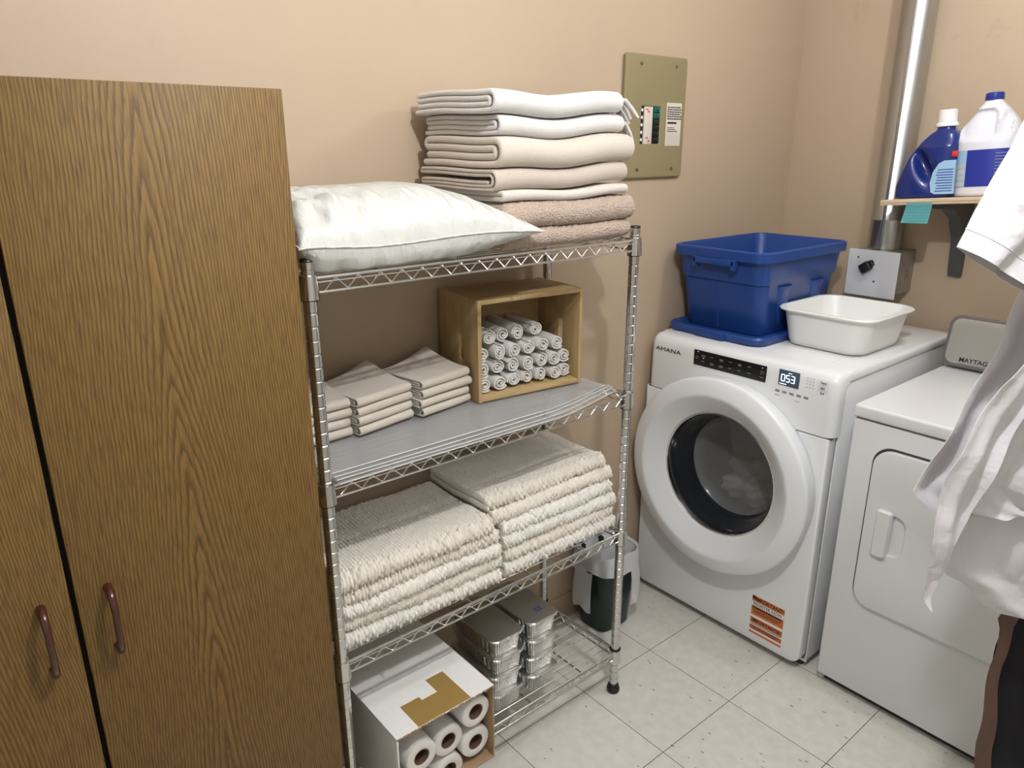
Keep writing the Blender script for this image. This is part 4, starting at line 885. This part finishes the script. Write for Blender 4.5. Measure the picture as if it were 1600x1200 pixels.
dep = [(0, .045), (.004, .05), (.15, .05), (.185, .038), (.2, .026), (.212, .024)]
root, bm, loops = bottle('detergent_bottle', 'blue laundry detergent bottle with white cap on the plywood shelf', 'bottle', base, lev, dep, m_deterg)
L2 = []
for lp_ in loops:
    o_ = []
    for x, y, z in lp_:
        u = (y - base.y); h = z - base.z; s = math.radians(28)
        du = (u - .005) * math.cos(s) - (h - .095) * math.sin(s); dh = (u - .005) * math.sin(s) + (h - .095) * math.cos(s)
        q = (du / .021) ** 2 + (dh / .062) ** 2; f = math.exp(-q ** 1.5)
        x2 = base.x + (x - base.x) * (1 - .75 * f) if x < base.x else base.x + (x - base.x) * (1 - .5 * f); o_.append((x2, y, z))
    L2.append(o_)
loft(bm, L2); part('bottle_body', bm, m_deterg, root, 60)
bm = bmesh.new(); lathe(bm, (base.x, base.y - .040, base.z + .207), (0, 0, 1), [(.026, 0), (.032, .001), (.032, .008), (.027, .012), (.0255, .046), (.023, .049)], 40, True, True); part('cap', bm, m_cap, root)
bm = bmesh.new(); pts = [(-.028, .016), (-.024, .045), (-.030, .075), (-.045, .100), (-.060, .108), (-.092, .108), (-.092, .010), (-.040, .010)]
loft(bm, [[(base.x - .0515, base.y + a, base.z + b) for a, b in pts], [(base.x - .044, base.y + a, base.z + b) for a, b in pts]]); lb_ = part('label', bm, m_lblsky, root)
bm = bmesh.new()
for k in range(9): box(bm, (base.x - .0520, base.y - .088, base.z + .018 + k * .0078), (base.x - .0510, base.y - .040 - .002 * (k % 3), base.z + .0205 + k * .0078))
part('label_print', bm, m_lblblue, lb_, 0)
bm = bmesh.new(); box(bm, (base.x - .0495, base.y - .094, base.z + .118), (base.x - .040, base.y - .078, base.z + .134), .002); part('red_logo', bm, m_red, root)
root.rotation_euler = (TH, 0, 0)
base = Vector((2.015, -.742, plk(-.742) + .0012))
root = thing('bleach_jug', 'white plastic jug with blue cap and blue label on the plywood shelf', 'jug', base)
jl = [(0, .078), (.004, .083), (.03, .085), (.15, .084), (.175, .082), (.20, .073), (.225, .058), (.25, .038), (.262, .026), (.268, .022), (.276, .022)]
bm = bmesh.new(); loops = []
for z in np.linspace(0, .276, 50):
    r = np.interp(z, [a for a, b in jl], [b for a, b in jl]); lp_ = sup(base.x, base.y, r * .92, r, base.z + z, 72, 2.6); o_ = []
    for x, y, zq in lp_:
        a = (y - base.y); u = a - .018; q = (u / (.052 - .12 * max(0, z - .17))) ** 4 + ((z - .205) / .040) ** 4; f = 1 / (1 + math.exp(min(60, (q - 1) * 5))) if x < base.x else 0
        u2 = a + .052; q2 = (u2 / .012) ** 4 + ((z - .20) / .035) ** 4; f += 1 / (1 + math.exp(min(60, (q2 - 1) * 5))) if x < base.x else 0
        o_.append((x + .018 * f, y, zq))
    loops.append(o_)
loft(bm, loops); part('jug_body', bm, m_jug, root, 60)
bm = bmesh.new(); lathe(bm, (base.x, base.y, base.z + .271), (0, 0, 1), [(.024, 0), (.0245, .002), (.0235, .018), (.021, .0205)], 36, True, True); part('cap', bm, m_bluecap, root)
def wraplabel(a0, a1, z0, z1, mt, nm, off=.0012, par=None):
    bm = bmesh.new(); lps = []
    for z in (z0, z1):
        o_ = []
        for k in range(25):
            a = math.radians(a0 + (a1 - a0) * k / 24); c, s = math.cos(a), math.sin(a); e = 2.6; rr = (abs(c) ** e + abs(s) ** e) ** (-1 / e)
            R_ = np.interp(z, [q[0] for q in jl], [q[1] for q in jl]) + off; o_.append((base.x + R_ * .92 * rr * c, base.y + R_ * rr * s, base.z + z))
        lps.append(o_)
    loft(bm, lps, closed=False, cap0=False, cap1=False); return part(nm, bm, mt, par or root, 60)
wraplabel(100, 158, .028, .132, m_lblsky, 'label_picture'); wraplabel(158, 262, .028, .132, m_lblblue, 'label')
for k in range(4): wraplabel(112, 156, .030 + k * .017, .044 + k * .017, m_lblgrey, 'picture_towel', .0017)
for k in range(10): wraplabel(207, 244 + (k % 3) * 4, .040 + k * .0088, .0415 + k * .0088, m_grey, 'label_print', .0017)
root.rotation_euler = (TH, 0, 0)
# ------------------------------------------------------------------ breaker panel
root = thing('breaker_panel', 'olive green electrical breaker panel cover on the back wall', 'breaker panel', (1.338, 0, 1.66))
W2, H2 = .1435, .178; FP = frame((1.338, -.0085, 1.660), (1, 0, 0), (0, 0, 1))
ox0, ox1, oz0, oz1 = 1.268, 1.365, 1.580, 1.697
hol = [(ox0 - 1.338, oz0 - 1.66), (ox1 - 1.338, oz0 - 1.66), (ox1 - 1.338, oz1 - 1.66), (ox0 - 1.338, oz1 - 1.66)]
bm = plate(rrect(0, 0, W2 - .004, H2 - .004, .006, 4), [hol], .004, FP, .004); part('cover', bm, m_olive, root, 40)
bm = bmesh.new(); loft(bm, [[(ox0 - .004, -.0146, oz0 - .004), (ox1 + .014, -.0146, oz0 - .006), (ox1 + .014, -.0146, oz1 + .012), (ox0 - .004, -.0146, oz1 + .008)], [(ox0, -.004, oz0), (ox1, -.004, oz0), (ox1, -.004, oz1), (ox0, -.004, oz1)]], cap0=False, cap1=False); part('recess_frame', bm, m_olive, root, 0)
bm = bmesh.new(); box(bm, (ox0, -.005, oz0), (ox1, -.001, oz1)); part('recess_back', bm, m_brkr, root)
bm = bmesh.new(); box(bm, (1.291, -.010, 1.584), (1.330, -.003, 1.694), .001); lbx = part('directory_strip', bm, m_cream, root)
bm = bmesh.new()
for x, z in ((1.297, 1.682), (1.304, 1.676), (1.300, 1.60), (1.310, 1.590)): box(bm, (x, -.0105, z), (x + .012, -.0099, z + .0035))
part('strip_print', bm, m_red, lbx, 0)
for k in range(6):
    bm = bmesh.new(); z = 1.586 + k * .0182; box(bm, (1.335, -.0125, z), (1.362, -.003, z + .0155), .0015); box(bm, (1.343, -.017, z + .005), (1.353, -.0115, z + .011), .001); part('breaker_switch', bm, m_brkg if k in (4, 5) else m_brkr, root)
for k in range(5):
    bm = bmesh.new(); z = 1.588 + k * .0215; box(bm, (1.272, -.0105, z), (1.286, -.003, z + .016), .0012); part('breaker_switch', bm, m_brkr, root)
bm = bmesh.new()
for k in range(5): box(bm, (1.2745, -.0115, 1.592 + k * .0215), (1.2825, -.0100, 1.600 + k * .0215), 0, rot=Matrix.Rotation(.4, 3, 'Y'))
part('switch_mark', bm, m_whiteprint, root, 0)
bm = bmesh.new(); box(bm, (1.389, -.0153, 1.578), (1.4625, -.0142, 1.706)); dl = part('directory_label', bm, m_cream, root)
bm = bmesh.new(); rs = random.Random(4)
for k in range(6):
    x = 1.393
    while x < 1.455: l_ = rs.uniform(.005, .012); box(bm, (x, -.0158, 1.691 - k * .0068), (x + l_, -.0150, 1.6945 - k * .0068)); x += l_ + .002
box(bm, (1.396, -.0158, 1.644), (1.440, -.0150, 1.6495))
for k in range(3): box(bm, (1.396, -.0158, 1.631 - k * .0055), (1.43 + .008 * k, -.0150, 1.633 - k * .0055))
for k in range(7): box(bm, (1.390, -.0156, 1.612 - k * .0052), (1.4615, -.0150, 1.6124 - k * .0052))
part('label_print', bm, m_ink, dl, 0)
for x, z in ((1.262, 1.812), (1.426, 1.812), (1.262, 1.508), (1.428, 1.508)):
    bm = bmesh.new(); lathe(bm, (x, -.0145, z), (0, -1, 0), [(.0055, 0), (.005, .002), (.002, .0028)], 16, cap1=True); part('screw', bm, m_screw, root)
# ------------------------------------------------------------------ hanging clothes (right foreground)
HU = Vector((.769, -.639, 0)).normalized(); HN = Vector((-.639, -.769, 0)).normalized()     # HU: along the garment rail, HN: towards the camera
HO = CAM.copy(); HO.z = 0; HO = HO - HN * 1.12
def garment(name, rows, mt, parent, d0=0, fold_amp=.012, kf=38, ph=0, nu=46, nv=70, th=.0016, drape=None):
    """rows: list of (z, s_left, s_right); sheet hanging in the HU/Z plane, with vertical folds"""
    k_ = (1.12 - d0) / 1.12; rows = [(CAM.z + (r[0] - CAM.z) * k_, r[1] * k_, r[2] * k_) for r in rows]
    zz = [r[0] for r in rows][::-1]; sl = [r[1] for r in rows][::-1]; sr = [r[2] for r in rows][::-1]; V = []; F = []
    zs_ = np.linspace(rows[0][0], rows[-1][0], nv)
    for i, z in enumerate(zs_):
        a = np.interp(z, zz, sl); b = np.interp(z, zz, sr); fz = i / (nv - 1)
        for j in range(nu):
            u = j / (nu - 1); s = a + (b - a) * u
            d = d0 + fold_amp * (.35 + .65 * fz) * (math.sin((s - a * .8) * kf * 1.25 + ph + fz * 1.3 + .8 * math.sin(fz * 5 + ph)) + .5 * math.sin((s - a) * kf * 2.6 + ph * 2 - fz * 2 + .7 * math.sin(fz * 9))) + .004 * math.sin(z * 40 + s * 25 + ph)
            if drape: d += drape(u, fz)
            V.append(HO + HU * s + HN * d + Vector((0, 0, z)))
    n0 = len(V); V += [v - HN * th for v in V]
    for i in range(nv - 1):
        for j in range(nu - 1):
            a = i * nu + j; F.append((a, a + 1, a + nu + 1, a + nu)); a += n0; F.append((a + nu, a + nu + 1, a + 1, a))
    rim = [i * nu for i in range(nv)] + [(nv - 1) * nu + j for j in range(1, nu)] + [i * nu + nu - 1 for i in range(nv - 2, -1, -1)] + list(range(nu - 2, 0, -1))
    for q, a in enumerate(rim): b = rim[(q + 1) % len(rim)]; F.append((a, a + n0, b + n0, b))
    return npmesh(name, [tuple(v) for v in V], F, mt, parent)

def HP(s, z, d=0): return HO + HU * s + HN * d + Vector((0, 0, z))
root = thing('white_shirt', 'white short-sleeved cotton shirt hanging at the right edge in front of the dryer', 'shirt', HP(.95, 1.70))
garment('side_panel', [(1.62, .84, 1.12), (1.40, .790, 1.14), (1.278, .764, 1.14), (1.171, .723, 1.14), (1.104, .699, 1.14), (1.029, .664, 1.14), (1.008, .688, 1.14), (.987, .714, 1.14), (.975, .76, 1.14)], m_shirt, root, 0, .009, 42, 1)
garment('front_panel', [(1.60, .90, 1.05), (1.40, .868, .99), (1.257, .812, .90), (1.215, .780, .866), (1.16, .757, .832), (1.058, .723, .802), (.963, .713, .778), (.90, .718, .762), (.856, .720, .750), (.824, .715, .742), (.812, .724, .738), (.800, .733, .737)], m_shirt, root, .034, .009, 60, 2, nu=60, nv=90)
garment('back_panel', [(1.62, .86, 1.12), (1.35, .82, 1.14), (1.0, .775, 1.15), (.862, .752, 1.15), (.852, .778, 1.15), (.838, .802, 1.15), (.804, .828, 1.15), (.784, .866, 1.15)], m_shirt, root, -.034, .012, 26, 0)
bm = bmesh.new(); lps = []
for f in np.linspace(0, 1, 26):
    c = Vector((.704 + .145 * f, 1.403 + .30 * f)); dn = Vector((.86, -.51)).normalized()
    hwid = .062 + .040 * f; lp_ = []
    for k in range(40):
        a = 2 * PI * k / 40; wv = .006 * math.sin(a * 3 + f * 4) + .003 * math.sin(a * 7 + f * 9); q = dn * (hwid * math.cos(a) + wv)
        lp_.append(HP(c.x + q.x, c.y + q.y, .055 + (.030 + .012 * f) * math.sin(a) + wv - .02 * f))
    lps.append(lp_)
loft(bm, lps, cap0=False, cap1=False); bmesh.ops.recalc_face_normals(bm, faces=bm.faces[:]); bmesh.ops.solidify(bm, geom=bm.faces[:], thickness=.0012); part('sleeve', bm, m_shirt, root, 60)
bm = bmesh.new(); path_tube(bm, [lps[2][k] for k in range(0, 40)] + [lps[2][0]], .0009, 5); part('hem_stitch', bm, m_shirt, root, 60)
# placket edge
root = thing('dark_coat', 'black coat with brown leather-like facing hanging below and behind the white shirt', 'coat', HP(.97, .85, -.05))
garment('brown_facing', [(1.50, .99, 1.10), (.90, .93, 1.00), (.843, .899, .96), (.800, .874, .93), (.778, .863, .905), (.757, .869, .897), (.675, .868, .890), (.59, .871, .900), (.50, .877, .912), (.439, .883, .921), (.15, .90, .95)], m_brown, root, -.058, .006, 50, 2, nu=30)
garment('coat_body', [(1.50, 1.00, 1.16), (.843, .912, 1.18), (.778, .880, 1.18), (.73, .872, 1.18), (.60, .880, 1.18), (.439, .898, 1.19), (.15, .925, 1.20)], m_blackcl, root, -.078, .004, 30, 0)
root = thing('clothes_rail', 'metal clothes rail holding the shirt and the coat', 'clothes rail', HP(1.25, 0))
bm = bmesh.new(); tube(bm, HP(.93, 1.86, -.02), HP(1.45, 1.86, -.02), .0125, 16); tube(bm, HP(1.25, .02, -.02), HP(1.25, 1.86, -.02), .0125, 16); tube(bm, HP(1.25, .02, -.25), HP(1.25, .02, .2), .0125, 16); part('frame', bm, m_chrome, root)
for k, (d, zz_, lb) in enumerate(((.0, 1.66, 'hanger inside the white shirt'), (-.066, 1.55, 'hanger inside the dark coat'))):
    root = thing('clothes_hanger', lb, 'hanger', HP(1.0, zz_, d))
    bm = bmesh.new(); path_tube(bm, [HP(.87, zz_ - .09, d), HP(1.0, zz_, d), HP(1.13, zz_ - .09, d), HP(.87, zz_ - .09, d)], .003, 8); path_tube(bm, [HP(1.0, zz_, d), HP(1.0, 1.83, -.02), HP(1.0, 1.874, -.005), HP(1.0, 1.877, -.03), HP(1.0, 1.866, -.036)], .0015, 6); part('wire', bm, m_wire, root, 60)
